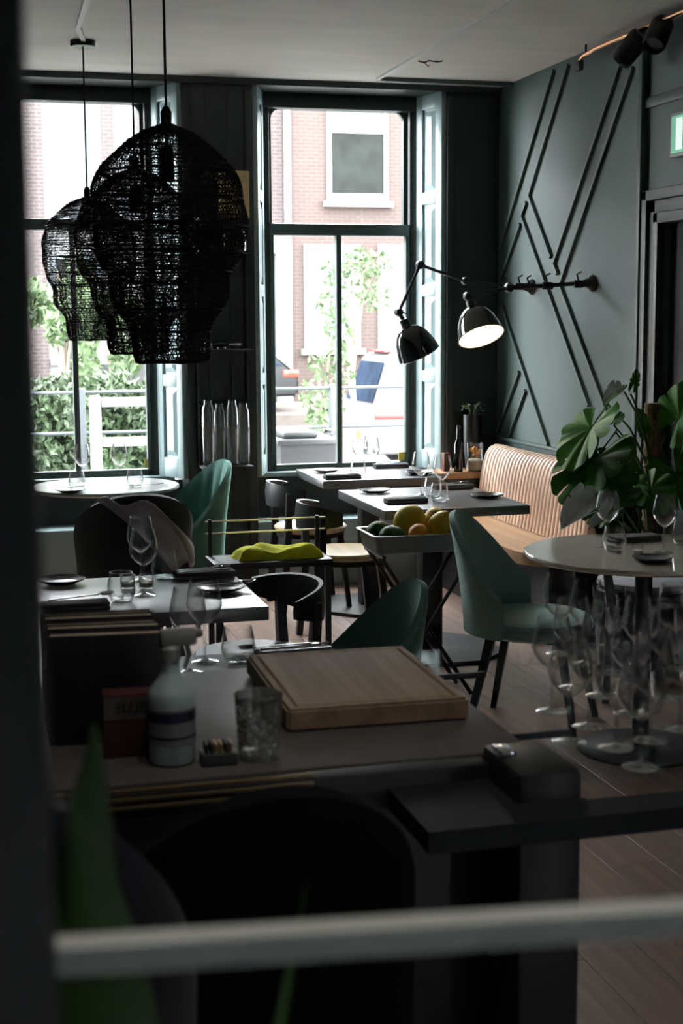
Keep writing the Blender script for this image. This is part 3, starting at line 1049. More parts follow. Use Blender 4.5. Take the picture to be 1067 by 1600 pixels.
def make_pendant(RR, HH):
    t = thing('pendant_lamp', '', 'lamp')
    rr = random.Random(3)

    def wob(a, z):
        return 1 + .018 * sin(3 * a + z * 14) + .012 * sin(7 * a - z * 31) + .010 * sin(a * 2 + z * 60)
    # main hoops (parts) and the fine weave
    mb = MB()
    rings = 62
    seg = 54
    for i in range(rings + 1):
        tt = i / rings
        tt = min(1, max(0, tt + rr.uniform(-.003, .003)))
        z = -tt * HH
        r = lerp_prof(tt) * RR
        mb.tube([(r * wob(2 * pi * k / seg, z) * cos(2 * pi * k / seg), r * wob(2 * pi * k / seg, z) * sin(2 * pi * k / seg), z + .0035 * sin(5 * 2 * pi * k / seg + i)) for k in range(seg)],
                .0014 if i % 2 else .0021, 3, closed=True)
    strands = 230
    st = 46
    for i in range(strands):
        a0 = 2 * pi * i / strands
        sl = rr.uniform(-.35, .35)
        pts = []
        for j in range(st + 1):
            tt = j / st
            z = -tt * HH
            a = a0 + sl * .25 * tt + (.030 if j % 2 else -.030) * (1 if i % 2 else -1) + rr.uniform(-.01, .01)
            r = lerp_prof(tt) * RR * wob(a, z)
            pts.append((r * cos(a), r * sin(a), z))
        mb.tube(pts, .0013, 3, cap=False)
    o = mb.build('woven_shade', WIRE, t, 0)
    o['kind'] = 'stuff'
    for tt in (.10, .20, .31, .42, .53, .61, .775, .87, 1.0):
        z = -tt * HH
        r = lerp_prof(tt) * RR
        MB().tube([(r * wob(2 * pi * k / 60, z) * cos(2 * pi * k / 60), r * wob(2 * pi * k / 60, z) * sin(2 * pi * k / 60), z) for k in range(60)], .0032, 5, closed=True).build('hoop', WIRE, t)
    MB().lathe([(0, .0), (.03, 0), (.033, -.006), (.03, -.012), (0, -.012)], 20).build('top_cap', BLACKM, t)
    MB().lathe([(0, -.06), (.016, -.06), (.021, -.075), (.022, -.155), (.019, -.16), (0, -.16)], 18).build('lamp_holder', BLACKM, t)
    MB().lathe([(.013, -.155), (.014, -.17), (.026, -.205), (.034, -.235), (.034, -.25), (.024, -.278), (0.001, -.288)], 20).build('bulb', GLASS, t)
    return t


PEND = make_pendant(.232, .70)
for i, (px, Y, ztop, lab) in enumerate(((262, 4.40, 2.172, 'largest and nearest woven black wire pendant lamp'), (211, 5.68, 2.17, 'middle woven black wire pendant lamp of the row'), (136, 7.40, 2.20, 'smallest and farthest woven pendant, hung from the black ceiling rose'))):
    p = PEND if i == 0 else copy_tree(PEND)
    q = at(px, 300, Y)
    p.location = (q.x, Y, ztop)
    p.rotation_euler = (0, 0, i * 1.1)
    p['label'] = lab
    p['group'] = 'woven pendant lamps in a row'
    zc = CZ - ztop
    MB().tube([(0, 0, -.07), (0, 0, zc * .5), (0, 0, zc - .02)], .0042, 8).build('cord', BLACKM, p)
    MB().lathe([(0, .0), (.016, 0), (.017, .04), (.008, .055), (0, .055)], 14).build('cord_grip', BLACKM, p)
    MB().lathe([(0, zc - .028), (.058, zc - .028), (.062, zc - .022), (.062, zc - .001), (0, zc - .001)], 32).build('ceiling_rose', BLACKM, p)

# ================================================================= ARTICULATED WALL LAMPS
SHIN = mat('cream_enamel_inside', (0.88, 0.80, 0.66), 0.5)


def orient(d):
    """Matrix turning local -Z to direction d."""
    d = Vector(d).normalized()
    return d.to_track_quat('-Z', 'Y').to_matrix().to_4x4()


def wall_lamp(label, mount, pts, shade_at, shade_dir, lit, s=1.0):
    t = thing('wall_lamp', label, 'lamp', mount)
    o = Vector(mount)
    L = [Vector(p) - o for p in pts]
    # wall plate and swivel, pointing along -X
    M = Matrix.Rotation(-pi / 2, 4, 'Y')
    MB().lathe([(0, 0), (.042, 0), (.045, .008), (.038, .018), (.026, .03), (.022, .05), (.014, .06), (.014, .08), (0, .08)], 20, M).build('wall_mount', BLACKM, t)
    MB().tube([Vector((-.06, 0, 0)), L[0]], .011, 10).build('wall_arm', BLACKM, t)
    for frac in (.18, .55):
        c = L[0] * frac
        MB().lathe([(0, -.028), (.017, -.028), (.02, -.02), (.02, .02), (.017, .028), (0, .028)], 14, T(*c) @ M).build('collar', BLACKM, t)
        MB().tube([c + Vector((0, 0, .015)), c + Vector((-.012, -.005, .05)), c + Vector((.008, -.02, .062))], .005, 7).build('wing_screw', BLACKM, t)
    for a, b in zip(L, L[1:]):
        MB().tube([a, b], .0085, 10).build('lamp_arm', BLACKM, t)
    for c in L:
        MB().lathe([(0, -.022), (.018, -.022), (.022, -.014), (.022, .014), (.018, .022), (0, .022)], 16, T(*c) @ RX(pi / 2)).build('joint', BLACKM, t)
        MB().tube([c + Vector((0, -.02, .008)), c + Vector((.03, -.03, -.008))], .004, 6).build('wing_screw', BLACKM, t)
    sa = Vector(shade_at) - o
    R = T(*sa) @ orient(shade_dir) @ Matrix.Scale(s, 4)
    MB().tube([L[-1], sa + (R.to_3x3() @ Vector((0, 0, .02)))], .011, 10).build('neck', BLACKM, t)
    MB().lathe([(0, .035), (.02, .035), (.024, .028), (.024, -.012), (.03, -.018)], 18, R).build('lamp_socket', BLACKM, t)
    outer = [(.030, -.012), (.052, -.022), (.075, -.045), (.094, -.08), (.106, -.12), (.113, -.155), (.117, -.168)]
    inner = [(r - .004, z - .002) for r, z in outer]
    MB().lathe_open(outer + [(.118, -.171), (.113, -.170)], 44, R).build('lamp_shade', GLOSSB, t, 50)
    MB().lathe_open([(.001, -.02)] + inner, 44, R).build('shade_lining', SHIN, t, 50)
    MB().tube([R @ Vector((.1165 * cos(2 * pi * k / 44), .1165 * sin(2 * pi * k / 44), -.171)) for k in range(44)], .0028 * s, 6, closed=True).build('rim', CHROME if not lit else BLACKM, t)
    bm = mat('lit_bulb', (1, .8, .5), .5, emit=(1, .82, .58), estr=4) if lit else GLASS
    MB().lathe([(0, -.03), (.012, -.035), (.016, -.055), (.028, -.085), (.03, -.105), (.02, -.128), (0, -.135)], 18, R).build('bulb', bm, t)
    if lit:
        ld = bpy.data.lights.new('lamp_bulb_light', 'POINT')
        ld.energy = 0.7
        ld.color = (1, .80, .56)
        ld.shadow_soft_size = .03
        lo = bpy.data.objects.new('lamp_bulb_light', ld)
        COL.objects.link(lo)
        lo.parent = t
        lo.location = R @ Vector((0, 0, -.15))
    return t


a1 = at(795, 450, 6.95)
a2 = at(731, 463, 6.85)
wall_lamp('lit black wall lamp, its shade glowing cream inside', (RWX, 6.955, 1.772), [a1, a2], at(737, 479, 6.85), RT * .25 - UP * .92 - FW * .33, True)
b0 = at(795, 447, 7.62)
b1 = at(727, 439, 7.55)
b2 = at(656, 414, 7.45)
b3 = at(623, 488, 7.40)
wall_lamp('unlit black wall lamp folded in front of the van window', (RWX, 7.775, 1.772), [b0, b1, b2, b3], at(634, 508, 7.38), RT * .42 - UP * .86 + FW * .30, False, 1.0)

# ================================================================= COPPER TRACK WITH SPOTLIGHTS, EXIT SIGN
tr = thing('spotlight_track', 'copper pipe track under the ceiling with two black spotlights', 'track light', (0, 0, 0))
MB().tube([(3.10, 7.02, 2.880), (3.10, 6.95, 2.905), (3.10, 6.80, 2.915), (3.10, 4.5, 2.915)], .011, 10).build('copper_pipe', BRASS, tr)
for y in (6.93, 5.6, 4.6):
    MB().tube([(3.10, y, 2.905), (3.10, y, CZ)], .006, 8).build('pipe_clip', BLACKM, tr)
MB().bbox(3.075, 3.105, 6.96, 7.01, 2.835, 2.885, .006).build('end_junction', BLACKM, tr)
for c, d in ((Vector((3.06, 6.33, 2.835)), Vector((-.45, .55, -.70))), (Vector((3.09, 6.12, 2.86)), Vector((-.5, -.4, -.75)))):
    R = T(*c) @ orient(d)
    MB().lathe([(0, .075), (.045, .07), (.052, .055), (.054, -.07), (.048, -.085), (.046, -.06), (0, -.055)], 26, R).build('spotlight_head', BLACKM, tr)
    MB().tube([c, Vector((3.10, c.y - .01, 2.915))], .010, 8).build('spotlight_arm', BLACKM, tr)
    MB().lathe([(0, -.056), (.040, -.062)], 20, R).build('spotlight_lens', mat('dark_lens', (.03, .03, .035), .08, spec=.8), tr)
es = thing('exit_sign', 'green and white emergency exit sign above the doorway', 'sign', (RWX + .03, 5.98, 2.411))
SIGNF = mat('sign_casing', (.42, .44, .43), .5)
SIGNG = mat('lit_green_sign_face', (.06, .26, .15), .4, emit=(.12, .50, .30), estr=.20)
SIGNW = mat('lit_white_pictogram', (.85, .9, .87), .4, emit=(.8, 1, .9), estr=.22)
MB().bbox(-.05, 0, -.27, .135, -.098, .098, .004).build('casing', SIGNF, es)
MB().box(-.053, -.0505, -.255, .118, -.082, .082).build('sign_face', SIGNG, es, 0)
mb = MB()
mb.box(-.0555, -.0535, .01, .07, -.07, .07)
mb.box(-.0555, -.0535, -.09, -.02, -.012, .012)
mb.add([(-.0555, -.02, -.05), (-.0555, .005, 0), (-.0555, -.02, .05)], [(0, 1, 2)])
mb.build('pictogram', SIGNW, es, 0)

# frayed cable at the ceiling strip
cb = MB()
cq = Vector((2.40, 7.50, CZ - .012))
cb.tube([cq, cq + Vector((.03, -.01, -.008)), cq + Vector((.06, 0, .004)), cq + Vector((.10, -.02, -.004)), cq + Vector((.13, -.01, .003))], .004, 6)
cb.tube([cq + Vector((.03, 0, -.004)), cq + Vector((.05, -.02, -.03)), cq + Vector((.06, -.01, -.02))], .0025, 5)
tag(cb.build('cable_end', BLACKM), 'frayed black cable end hanging at the ceiling strip', 'cable')

# ================================================================= SERVICE COUNTER IN FRONT
CTOP = mat('grey_counter_top', (0.095, 0.088, 0.084), 0.38, spec=.5, var=.12, scale=6, stretch=(1, 5, 1))
ct = thing('service_counter', 'black service counter with a grey worktop in front of the tables', 'counter', (0, 0, 0))
MB().bbox(-.20, .88, 2.137, 2.81, .868, .90, .003).build('worktop', CTOP, ct)
MB().bbox(-.20, .79, 2.09, 2.135, .001, .897, .004).build('front_panel', BLACKW, ct)
MB().bbox(.7905, .895, 1.965, 2.135, .001, .917, .012).build('end_block', BLACKW, ct)
MB().box(-.18, .855, 2.137, 2.76, .001, .868).build('cabinet_body', BLACKW, ct, 0)
MB().prism([(.62, 1.885), (1.75, 1.885), (1.75, 1.955), (.897, 1.955), (.897, 1.9635), (.789, 1.9635), (.789, 2.089), (.62, 2.089)], .838, .872).build('front_ledge', mat('blue_black_lacquer', (.010, .013, .017), .5, spec=.25, var=.1), ct)
FILLW = (7.0, 4.2, 4.5)
BRZ = mat('dull_brass_edging', (.22, .17, .09), .45, metal=.7, var=.2)
for z in (.905, .892, .879):
    MB().bbox(.06, .50, 2.081, 2.0895, z - .003, z + .003, .001).build('edge_strip', BRZ, ct)
MB().bbox(.795, .82, 2.05, 2.10, .9175, .926, .003).build('hinge_plate', CHROME, ct)

# ceiling lights added out of view to brighten the counter and foreground
for i, (x, y) in enumerate(((.28, .95), (.55, 1.75), (1.15, 1.75))):
    dl = thing('ceiling_downlight', ['ceiling downlight nearest the glazed screen', 'ceiling downlight above the middle of the service counter', 'ceiling downlight above the glass shelf'][i], 'lamp', (x, y, CZ), 0, 'recessed downlights over the counter')
    MB().lathe_open([(.05, -.001), (.062, -.001), (.064, -.006), (.05, -.010), (.046, -.004)], 28).build('bezel', BLACKM, dl)
    MB().lathe([(0, -.006), (.045, -.006), (.045, -.002), (0, -.002)], 24).build('lamp_face', mat('lit_downlight_face', (1, .95, .88), .5, emit=(1, .93, .82), estr=9), dl)
    ld = bpy.data.lights.new('downlight', 'SPOT')
    ld.energy = FILLW[i]
    ld.color = (1, .92, .80)
    ld.spot_size = radians(80)
    ld.spot_blend = .7
    ld.shadow_soft_size = .04
    lo = bpy.data.objects.new('downlight', ld)
    COL.objects.link(lo)
    lo.parent = dl
    lo.location = (0, 0, -.02)

# cutting board
cbd = thing('cutting_board', 'thick end-grain wooden cutting board with a juice groove', 'board', (.682, 2.54, .9005), radians(-1.5))
BOARD = wood_mat('grey_brown_board_wood', (.36, .265, .18), (.225, .16, .105), .6, 'Y', 3.5)
hx, hy, hz = .162, .212, .040
bm = bmesh.new()
bmesh.ops.create_cube(bm, size=1)
for v in bm.verts:
    v.co = Vector((v.co.x * 2 * hx, v.co.y * 2 * hy, (v.co.z + .5) * hz))
bmesh.ops.bevel(bm, geom=[e for e in bm.edges], offset=.005, segments=2, affect='EDGES')
top = max(bm.faces, key=lambda f: f.calc_center_median().z + f.calc_area())
r1 = bmesh.ops.inset_region(bm, faces=[top], thickness=.016)
r2 = bmesh.ops.inset_region(bm, faces=[top], thickness=.005)
r3 = bmesh.ops.inset_region(bm, faces=[top], thickness=.005)
for f in r2['faces']:
    pass
me = bpy.data.meshes.new('board_slab')
zs = {}
# groove: ring of verts between second and third inset is lowered
for f in r3['faces']:
    pass
ring = set()
for f in r3['faces']:
    for v in f.verts:
        if v not in top.verts:
            ring.add(v)
for v in ring:
    v.co.z -= .005
bm.to_mesh(me)
bm.free()
me.materials.append(BOARD)
bo = bpy.data.objects.new('board_slab', me)
COL.objects.link(bo)
bo.parent = cbd

# cut-glass tumbler
tg = thing('cut_glass_tumbler', 'cut-glass whisky tumbler standing in front of the cutting board', 'glass', (.441, 2.213, .9005))
CUT = glass_mat('cut_crystal', (.93, .95, .94), edge=.8, base=.2, power=1.0, rough=.06)
nt = CUT.node_tree
df = nt.nodes.new('ShaderNodeBsdfTranslucent')
df.inputs['Color'].default_value = (.85, .88, .86, 1)
dd = nt.nodes.new('ShaderNodeBsdfDiffuse')
dd.inputs['Color'].default_value = (.85, .88, .86, 1)
mm = nt.nodes.new('ShaderNodeMixShader')
mm.inputs['Fac'].default_value = .5
nt.links.new(df.outputs[0], mm.inputs[1])
nt.links.new(dd.outputs[0], mm.inputs[2])
m2 = nt.nodes.new('ShaderNodeMixShader')
m2.inputs['Fac'].default_value = .10
old = nt.nodes['Material Output'].inputs['Surface'].links[0].from_socket
nt.links.new(old, m2.inputs[1])
nt.links.new(mm.outputs[0], m2.inputs[2])
nt.links.new(m2.outputs[0], nt.nodes['Material Output'].inputs['Surface'])
vs, fs = [], []
na, nz_ = 96, 36
for j in range(nz_ + 1):
    z = .004 + .100 * j / nz_
    for i in range(na):
        a = 2 * pi * i / na
        r = .0335 + .006 * (z / .104)
        if z < .072:
            d = 8
            k1 = abs(((a * d / (2 * pi) + z * 46) % 1) - .5) * 2
            k2 = abs(((a * d / (2 * pi) - z * 46) % 1) - .5) * 2
            r -= .0050 * (1 - min(1, min(k1, k2) * 1.7))
        elif z < .090:
            k1 = abs(((a * 12 / (2 * pi)) % 1) - .5) * 2
            if (z - .072) / .018 < 1 - k1:
                r -= .002
        vs.append((r * cos(a), r * sin(a), z))
for j in range(nz_):
    for i in range(na):
        i2 = (i + 1) % na
        fs.append((j * na + i, j * na + i2, (j + 1) * na + i2, (j + 1) * na + i))
mb = MB()
mb.add(vs, fs)
mb.lathe_open([(.0395, .104), (.0385, .1055), (.0372, .104), (.031, .016), (.001, .014)], 48)
mb.build('cut_wall', CUT, tg, 25)
MB().lathe([(0, .0005), (.031, .0005), (.0335, .004), (.033, .013), (0, .0135)], 40).build('heavy_base', THICKG, tg)

# spray bottle
sb = thing('spray_bottle', 'pale blue cleaning spray bottle with a dark label', 'bottle', (.303, 2.228, .9005))
BL = mat('pale_blue_plastic', (.42, .55, .58), .35, spec=.5, var=.05)
MB().lathe([(0, .001), (.034, .001), (.037, .006), (.037, .098), (.0375, .112), (.034, .120), (.018, .142), (.0145, .15), (.0145, .168), (0, .168)], 30).build('bottle_body', BL, sb)
MB().lathe_open([(.0374, .035), (.0378, .035), (.0378, .092), (.0374, .092)], 30).build('label', mat('grey_label', (.18, .19, .2), .5), sb)
MB().lathe_open([(.0379, .072), (.0382, .072), (.0382, .088), (.0379, .088)], 30).build('label_band', mat('navy_label_band', (.012, .016, .05), .5), sb)
MB().lathe_open([(.0379, .045), (.0382, .045), (.0382, .049), (.0379, .049)], 30).build('label_line', mat('dark_print', (.02, .02, .025), .5), sb)
MB().lathe([(0, .166), (.017, .166), (.017, .185), (.012, .19), (0, .19)], 22).build('collar_nut', mat('grey_plastic', (.3, .31, .31), .4), sb)
mb = MB()
mb.bbox(-.016, .042, -.011, .011, .188, .216, .006)
mb.bbox(.040, .052, -.006, .006, .200, .212, .003)
mb.build('spray_head', MATS['grey_plastic'], sb)
MB().tube([(.026, 0, .19), (.030, 0, .172), (.022, 0, .150)], [.005, .005, .003], 8).build('trigger', MATS['grey_plastic'], sb)

# menus standing in a holder
COVER = mat('black_menu_cover', (.012, .012, .013), .55, var=.25, scale=30)
PAGE = mat('cream_pages', (.62, .54, .42), .8, var=.1, scale=60)
for i in range(5):
    mn = thing('menu', ['black menu at the front of the standing row, its cream pages showing', 'second black menu of the standing row beside the spray bottle', 'third black menu of the standing row beside the spray bottle', 'fourth black menu of the standing row beside the spray bottle', 'rearmost black menu of the standing row beside the spray bottle'][i], 'menu',
               (.215, 2.37 + i * .042, .9005), radians(-6 + i * .6), 'black menus standing on the counter')
    h = .185 + .004 * (i % 2)
    MB().bbox(-.095, .095, -.018, -.013, .001, h, .0015).build('cover', COVER, mn)
    MB().bbox(-.095, .095, .013, .018, .001, h, .0015).build('cover', COVER, mn)
    MB().box(-.090, .092, -.013, .013, .004, h - .003).build('page_block', PAGE, mn, 0)
    mb = MB()
    for q in range(16):
        mb.tube([(.094 + .005 * cos(a * pi / 5), .014 * sin(a * pi / 5), .012 + q * .0108) for a in range(10)], .0011, 4, closed=True)
    mb.build('ring_binding', BLACKM, mn)
crt = thing('carton', 'small dark red carton with mirrored white lettering behind the spray bottle', 'carton', (.245, 2.29, .9005), radians(-4))
MB().bbox(-.045, .045, -.02, .02, .001, .105, .002).build('carton_body', mat('dark_red_card', (.075, .022, .02), .7, var=.1), crt)
MB().box(-.043, .043, -.0208, -.0201, .062, .098).build('print_panel', mat('grey_print_panel', (.10, .095, .095), .7), crt, 0)
for txt, z, sz in (('BLUE', .074, .024),):
    cu = bpy.data.curves.new('lettering', 'FONT')
    cu.body = txt
    cu.size = sz
    cu.align_x = 'CENTER'
    cu.extrude = .0002
    o = bpy.data.objects.new('lettering', cu)
    COL.objects.link(o)
    dg = bpy.context.evaluated_depsgraph_get()
    me = bpy.data.meshes.new_from_object(o.evaluated_get(dg))
    bpy.data.objects.remove(o)
    me.materials.clear()
    me.materials.append(mat('dark_lettering', (.015, .014, .014), .7))
    o = bpy.data.objects.new('lettering', me)
    COL.objects.link(o)
    o.parent = crt
    o.location = (0, -.0212, z)
    o.rotation_euler = (pi / 2, 0, 0)
    o.scale = (-1, 1, 1)
cs = thing('card_holder', 'low dark card holder with gold-edged cards beside the cut-glass tumbler', 'holder', (.372, 2.20, .9005))
MB().bbox(-.028, .028, -.02, .02, .001, .02, .002).build('holder_base', mat('slate_plastic', (.05, .055, .06), .4), cs)
GOLD = mat('gold_card_edge', (.75, .55, .22), .35, metal=.8)
for i in range(6):
    MB().box(-.022 + i * .008, -.019 + i * .008, -.016, .016, .02, .034).build('card', GOLD if i in (2, 3, 5) else COVER, cs, 0)
# grey cloth bag behind the post
bgm = MB()
bgm.lathe([(0, 0), (.05, 0), (.062, .03), (.058, .10), (.045, .15), (.05, .19), (.035, .215), (.02, .22), (0, .215)], 28, Matrix.Diagonal((1, .8, 1, 1)), wob=lambda a, z: 1 + .07 * sin(3 * a + z * 20) + .05 * sin(7 * a - z * 35))
tag(bgm.build('cloth_bag', mat('grey_felt', (.075, .072, .07), .9, var=.2, scale=14, bump=.3, bscale=120), None, 60, (.045, 2.30, .9005)), 'slumped grey cloth bag between the screen post and the menus', 'bag')

# glass shelf with stored wine glasses
gs = thing('glass_shelf', 'clear glass shelf fixed to the side of the service counter', 'shelf', (0, 0, 0))
MB().box(.90, 1.60, 1.98, 2.86, .892, .900).build('shelf_pane', SHELFG, gs, 0)
for y in (2.25, 2.68):
    MB().bbox(.8815, 1.0, y - .004, y + .004, .880, .8915, .001).build('bracket', BLACKM, gs)
GS = 'wine glasses stored on the glass shelf'
spots = []
for (px, py) in ((874, 1022), (915, 1038), (952, 1052), (1052, 1046), (893, 1075), (1000, 1068), (938, 1088), (1040, 1092), (862, 1112), (984, 1116), (920, 1136), (1062, 1140), (1016, 1158), (962, 1170), (889, 1160), (1000, 1200)):
    q = atz(px, py, .9005)
    spots.append((q.x, q.y))
ROWS = [(3, 'back row'), (2, 'second row from the back'), (2, 'third row from the back'), (2, 'middle row'), (3, 'third row from the front'), (2, 'second row from the front'), (2, 'front row')]
order = []
todo = sorted(spots, key=lambda p: -p[1])
for n_, rn in ROWS:
    row = sorted(todo[:n_])
    todo = todo[n_:]
    names = ['nearest the service counter', 'farthest from the service counter'] if n_ == 2 else ['nearest the service counter', 'in its middle', 'farthest from the service counter']
    order += [(x, y, 'stored wine glass, %s, %s' % (rn, nm)) for (x, y), nm in zip(row, names)]
for i, (x, y, lab) in enumerate(order):
    put('wine', lab, x, y, .9005, i * .37, .82, GS)

# ================================================================= TRAY OF FRUIT ON ITS STAND
FY = 5.78
fz = .628
ts = thing('tray_stand', 'black folding tray stand carrying the fruit tray', 'stand', (1.86, FY, 0))
for sy in (-.11, .11):
    MB().tube([(-.20, sy, .005), (.20, sy, fz - .012)], .009, 8).build('leg', BLACKM, ts)
    MB().tube([(.20, sy * .85, .005), (-.20, sy * .85, fz - .012)], .009, 8).build('leg', BLACKM, ts)
for sx in (-.20, .20):
    MB().tube([(sx, -.14, fz - .009), (sx, .14, fz - .009)], .009, 8).build('top_bar', BLACKM, ts)
ft = thing('fruit_tray', 'deep grey steel tray holding avocados, mangoes and oranges', 'tray', (1.86, FY, fz + .0005))
STEEL = mat('brushed_grey_steel', (.22, .225, .23), .38, metal=.5, var=.08, scale=20, stretch=(8, 1, 1))
hx, hy, hh = .235, .145, .078


def rrect(hx, hy, r, n=5):
    out = []
    for cx_, cy_, a0 in ((hx - r, hy - r, 0), (-hx + r, hy - r, pi / 2), (-hx + r, -hy + r, pi), (hx - r, -hy + r, 3 * pi / 2)):
        for i in range(n + 1):
            a = a0 + pi / 2 * i / n
            out.append((cx_ + r * cos(a), cy_ + r * sin(a)))
    return out


rows = [(rrect(hx - .03, hy - .03, .02), 0), (rrect(hx - .012, hy - .012, .03), .006), (rrect(hx, hy, .03), hh - .003), (rrect(hx + .013, hy + .013, .035), hh), (rrect(hx + .013, hy + .013, .035), hh + .003),
        (rrect(hx - .002, hy - .002, .03), hh + .002), (rrect(hx - .014, hy - .014, .03), .009), (rrect(hx - .03, hy - .03, .02), .005)]
vs, fs = [], []
for r, z in rows:
    vs += [(x, y, z) for x, y in r]
n = len(rows[0][0])
for j in range(len(rows) - 1):
    for i in range(n):
        i2 = (i + 1) % n
        fs.append((j * n + i, j * n + i2, (j + 1) * n + i2, (j + 1) * n + i))
fs.append(tuple(reversed(range(n))))
fs.append(tuple((len(rows) - 1) * n + i for i in range(n)))
MB().add(vs, fs).build('tray_pan', STEEL, ft, 40)
AVO = mat('avocado_skin', (.026, .095, .016), .5, spec=.25, var=.4, scale=40, bump=.5, bscale=90)
MAN = mat('mango_skin', (.72, .46, .03), .5, spec=.3, var=.3, scale=9, col2=(.56, .42, .04))
ORA = mat('orange_peel', (.9, .33, .02), .42, var=.1, scale=10, bump=.25, bscale=220)
GRA = mat('blood_orange_peel', (.80, .34, .10), .42, var=.3, scale=8, col2=(.50, .34, .12), bump=.2, bscale=220)
fz2 = fz + .0095


def fruit(name, label, m, x, y, z, r, sc, rz, cat='fruit', tip=True, ry=0.0):
    t = thing(name, label, cat, (1.86 + x, FY + y, fz2 + z), rz)
    M = RY(ry) @ Matrix.Diagonal((*sc, 1))
    prof = [(max(0, r * sin(pi * j / 14) * (1 + .12 * cos(pi * j / 14) * (1 if name != 'orange' else 0))), -r * cos(pi * j / 14)) for j in range(15)]
    MB().lathe(prof, 22, M).build('fruit_body', m, t, 60)
    MB().lathe([(0, r * .97), (.006, r * .985), (.005, r * 1.02), (0, r * 1.03)], 8, M).build('stalk_end', mat('brown_stalk', (.09, .06, .03), .8), t)
    return t


fruit('avocado', 'dark avocado at the corner of the tray nearest the lime towel', AVO, -.165, .045, .060, .050, (1, 1, 1.2), .3, ry=1.45)
fruit('avocado', 'dark avocado lying in front of the other one', AVO, -.14, -.065, .056, .048, (1, 1, 1.25), -.6, ry=1.5)
fruit('mango', 'largest yellow mango beside the avocados', MAN, -.03, .045, .105, .070, (1, .9, 1.1), .5, ry=1.1)
fruit('mango', 'yellow mango in the middle of the tray', MAN, .085, -.03, .092, .056, (1, .92, 1.15), -.4, ry=.5)
fruit('mango', 'yellow mango at the back of the tray', MAN, .095, .085, .100, .055, (1, .9, 1.15), 1.2, ry=1.3)
fruit('orange', 'small bright orange at the front rim of the tray', ORA, -.035, -.092, .068, .044, (1, 1, .97), 0)
fruit('orange', 'mottled orange leaning on the wall of the tray by the green chair', GRA, .178, -.065, .078, .046, (1, 1, .96), .7)
fruit('orange', 'bright orange behind the mottled one in the tray', ORA, .19, .055, .075, .040, (1, 1, .97), .2)

# low bench with rails and the lime towel
lb = thing('low_bench', 'low black bench with brass rails under the lime towel', 'bench', (1.315, 6.32, 0))
MB().bbox(-.27, .27, -.12, .12, .50, .53, .003).build('bench_top', BLACKW, lb)
for sx in (-.25, .25):
    for sy in (-.10, .10):
        MB().bar((sx, sy, .50), (sx, sy, .001), .026, .026).build('leg', BLACKW, lb, 0)
    MB().bar((sx, .10, .53), (sx, .10, .70), .016, .016).build('rail_post', BLACKM, lb, 0)
RAIL = mat('warm_steel_rail', (.6, .55, .42), .3, metal=.9)
for z in (.635, .69):
    MB().tube([(-.27, .10, z), (.29, .10, z)], .004, 8).build('rail', RAIL, lb)
LIME = mat('lime_towelling', (.66, .68, .015), .9, var=.2, scale=18, bump=.5, bscale=200, sheen=.3)
vs, fs = [], []
nu, nv = 26, 14
rt = random.Random(2)
for top_ in (1, 0):
    for i in range(nu + 1):
        u = i / nu
        for j in range(nv + 1):
            v = j / nv
            x = -.195 + .39 * u
            y = -.09 + .16 * v
            edge = min(1, 6 * u, 6 * (1 - u), 6 * v, 6 * (1 - v))
            z = .001 + (.062 * sqrt(max(0, 1 - (1 - edge) ** 2)) * (.75 + .25 * sin(u * 9 + 1) * sin(v * 4 + .5)) + .005 * sin(u * 23 + v * 7) * edge if top_ else 0)
            vs.append((x + .012 * sin(v * 6), y + .012 * sin(u * 7), z))
kk = nv + 1
NN = (nu + 1) * kk
for i in range(nu):
    for j in range(nv):
        a = i * kk + j
        fs.append((a, a + kk, a + kk + 1, a + 1))
        fs.append((NN + a + 1, NN + a + kk + 1, NN + a + kk, NN + a))
mb = MB()
mb.add(vs, fs)
tag(mb.build('towel', LIME, None, 60, (1.355, 6.32, .5305)), 'folded lime-yellow towel lying on the low black bench', 'towel')

# ================================================================= MONSTERA
def leaf_mb(n_lobes=6, cut=.66, droop=.25, fold=.18, seed=0, wav=.02):
    """Monstera leaf of unit length in local XY: stalk at the origin, tip at +Y."""
    rr = random.Random(seed)
    mb = MB()

    def outline(a):
        # a: 0 at tip ... pi at stalk notch; heart shape about centre (0, .42)
        return .44 + .14 * cos(a) ** 2 * (1 if cos(a) > 0 else .35) - .06 * max(0, -cos(a)) + .05 * sin(a) ** 2

    def pt(side, a, q):
        r = outline(a) * q
        x = side * sin(a) * r * .92
        y = .42 + cos(a) * r * 1.0
        z = fold * abs(x) - droop * (y * y * .6 + x * x * .8) + wav * sin(a * 9) * q
        return (x, y, z)
    amax = 2.72
    for side in (-1, 1):
        bounds = [amax * i / n_lobes for i in range(n_lobes + 1)]
        for li in range(n_lobes):
            a0, a1 = bounds[li], bounds[li + 1]
            nq, na = 6, 4
            vs, fs = [], []
            gap = rr.uniform(.06, .22)
            for iq in range(nq + 1):
                q = iq / nq
                sh = 0 if q < cut else gap * ((q - cut) / (1 - cut)) ** .7
                b0 = a0 + (a1 - a0) * (sh if li > 0 else 0) * .55
                b1 = a1 - (a1 - a0) * sh * .55
                for ia in range(na + 1):
                    v = ia / na
                    qq = q * (1 - .05 * (2 * v - 1) ** 4 * q)
                    vs.append(pt(side, b0 + (b1 - b0) * v, qq))
            for iq in range(nq):
                for ia in range(na):
                    a = iq * (na + 1) + ia
                    fs.append((a, a + 1, a + na + 2, a + na + 1))
            mb.add(vs, fs)
    # raised midrib
    mb.tube([(0, -.02, .006), (0, .4, .006 - droop * .4 * .4 * .6), (0, .96, .004 - droop * .92 * .6)], [.010, .007, .003], 5)
    return mb


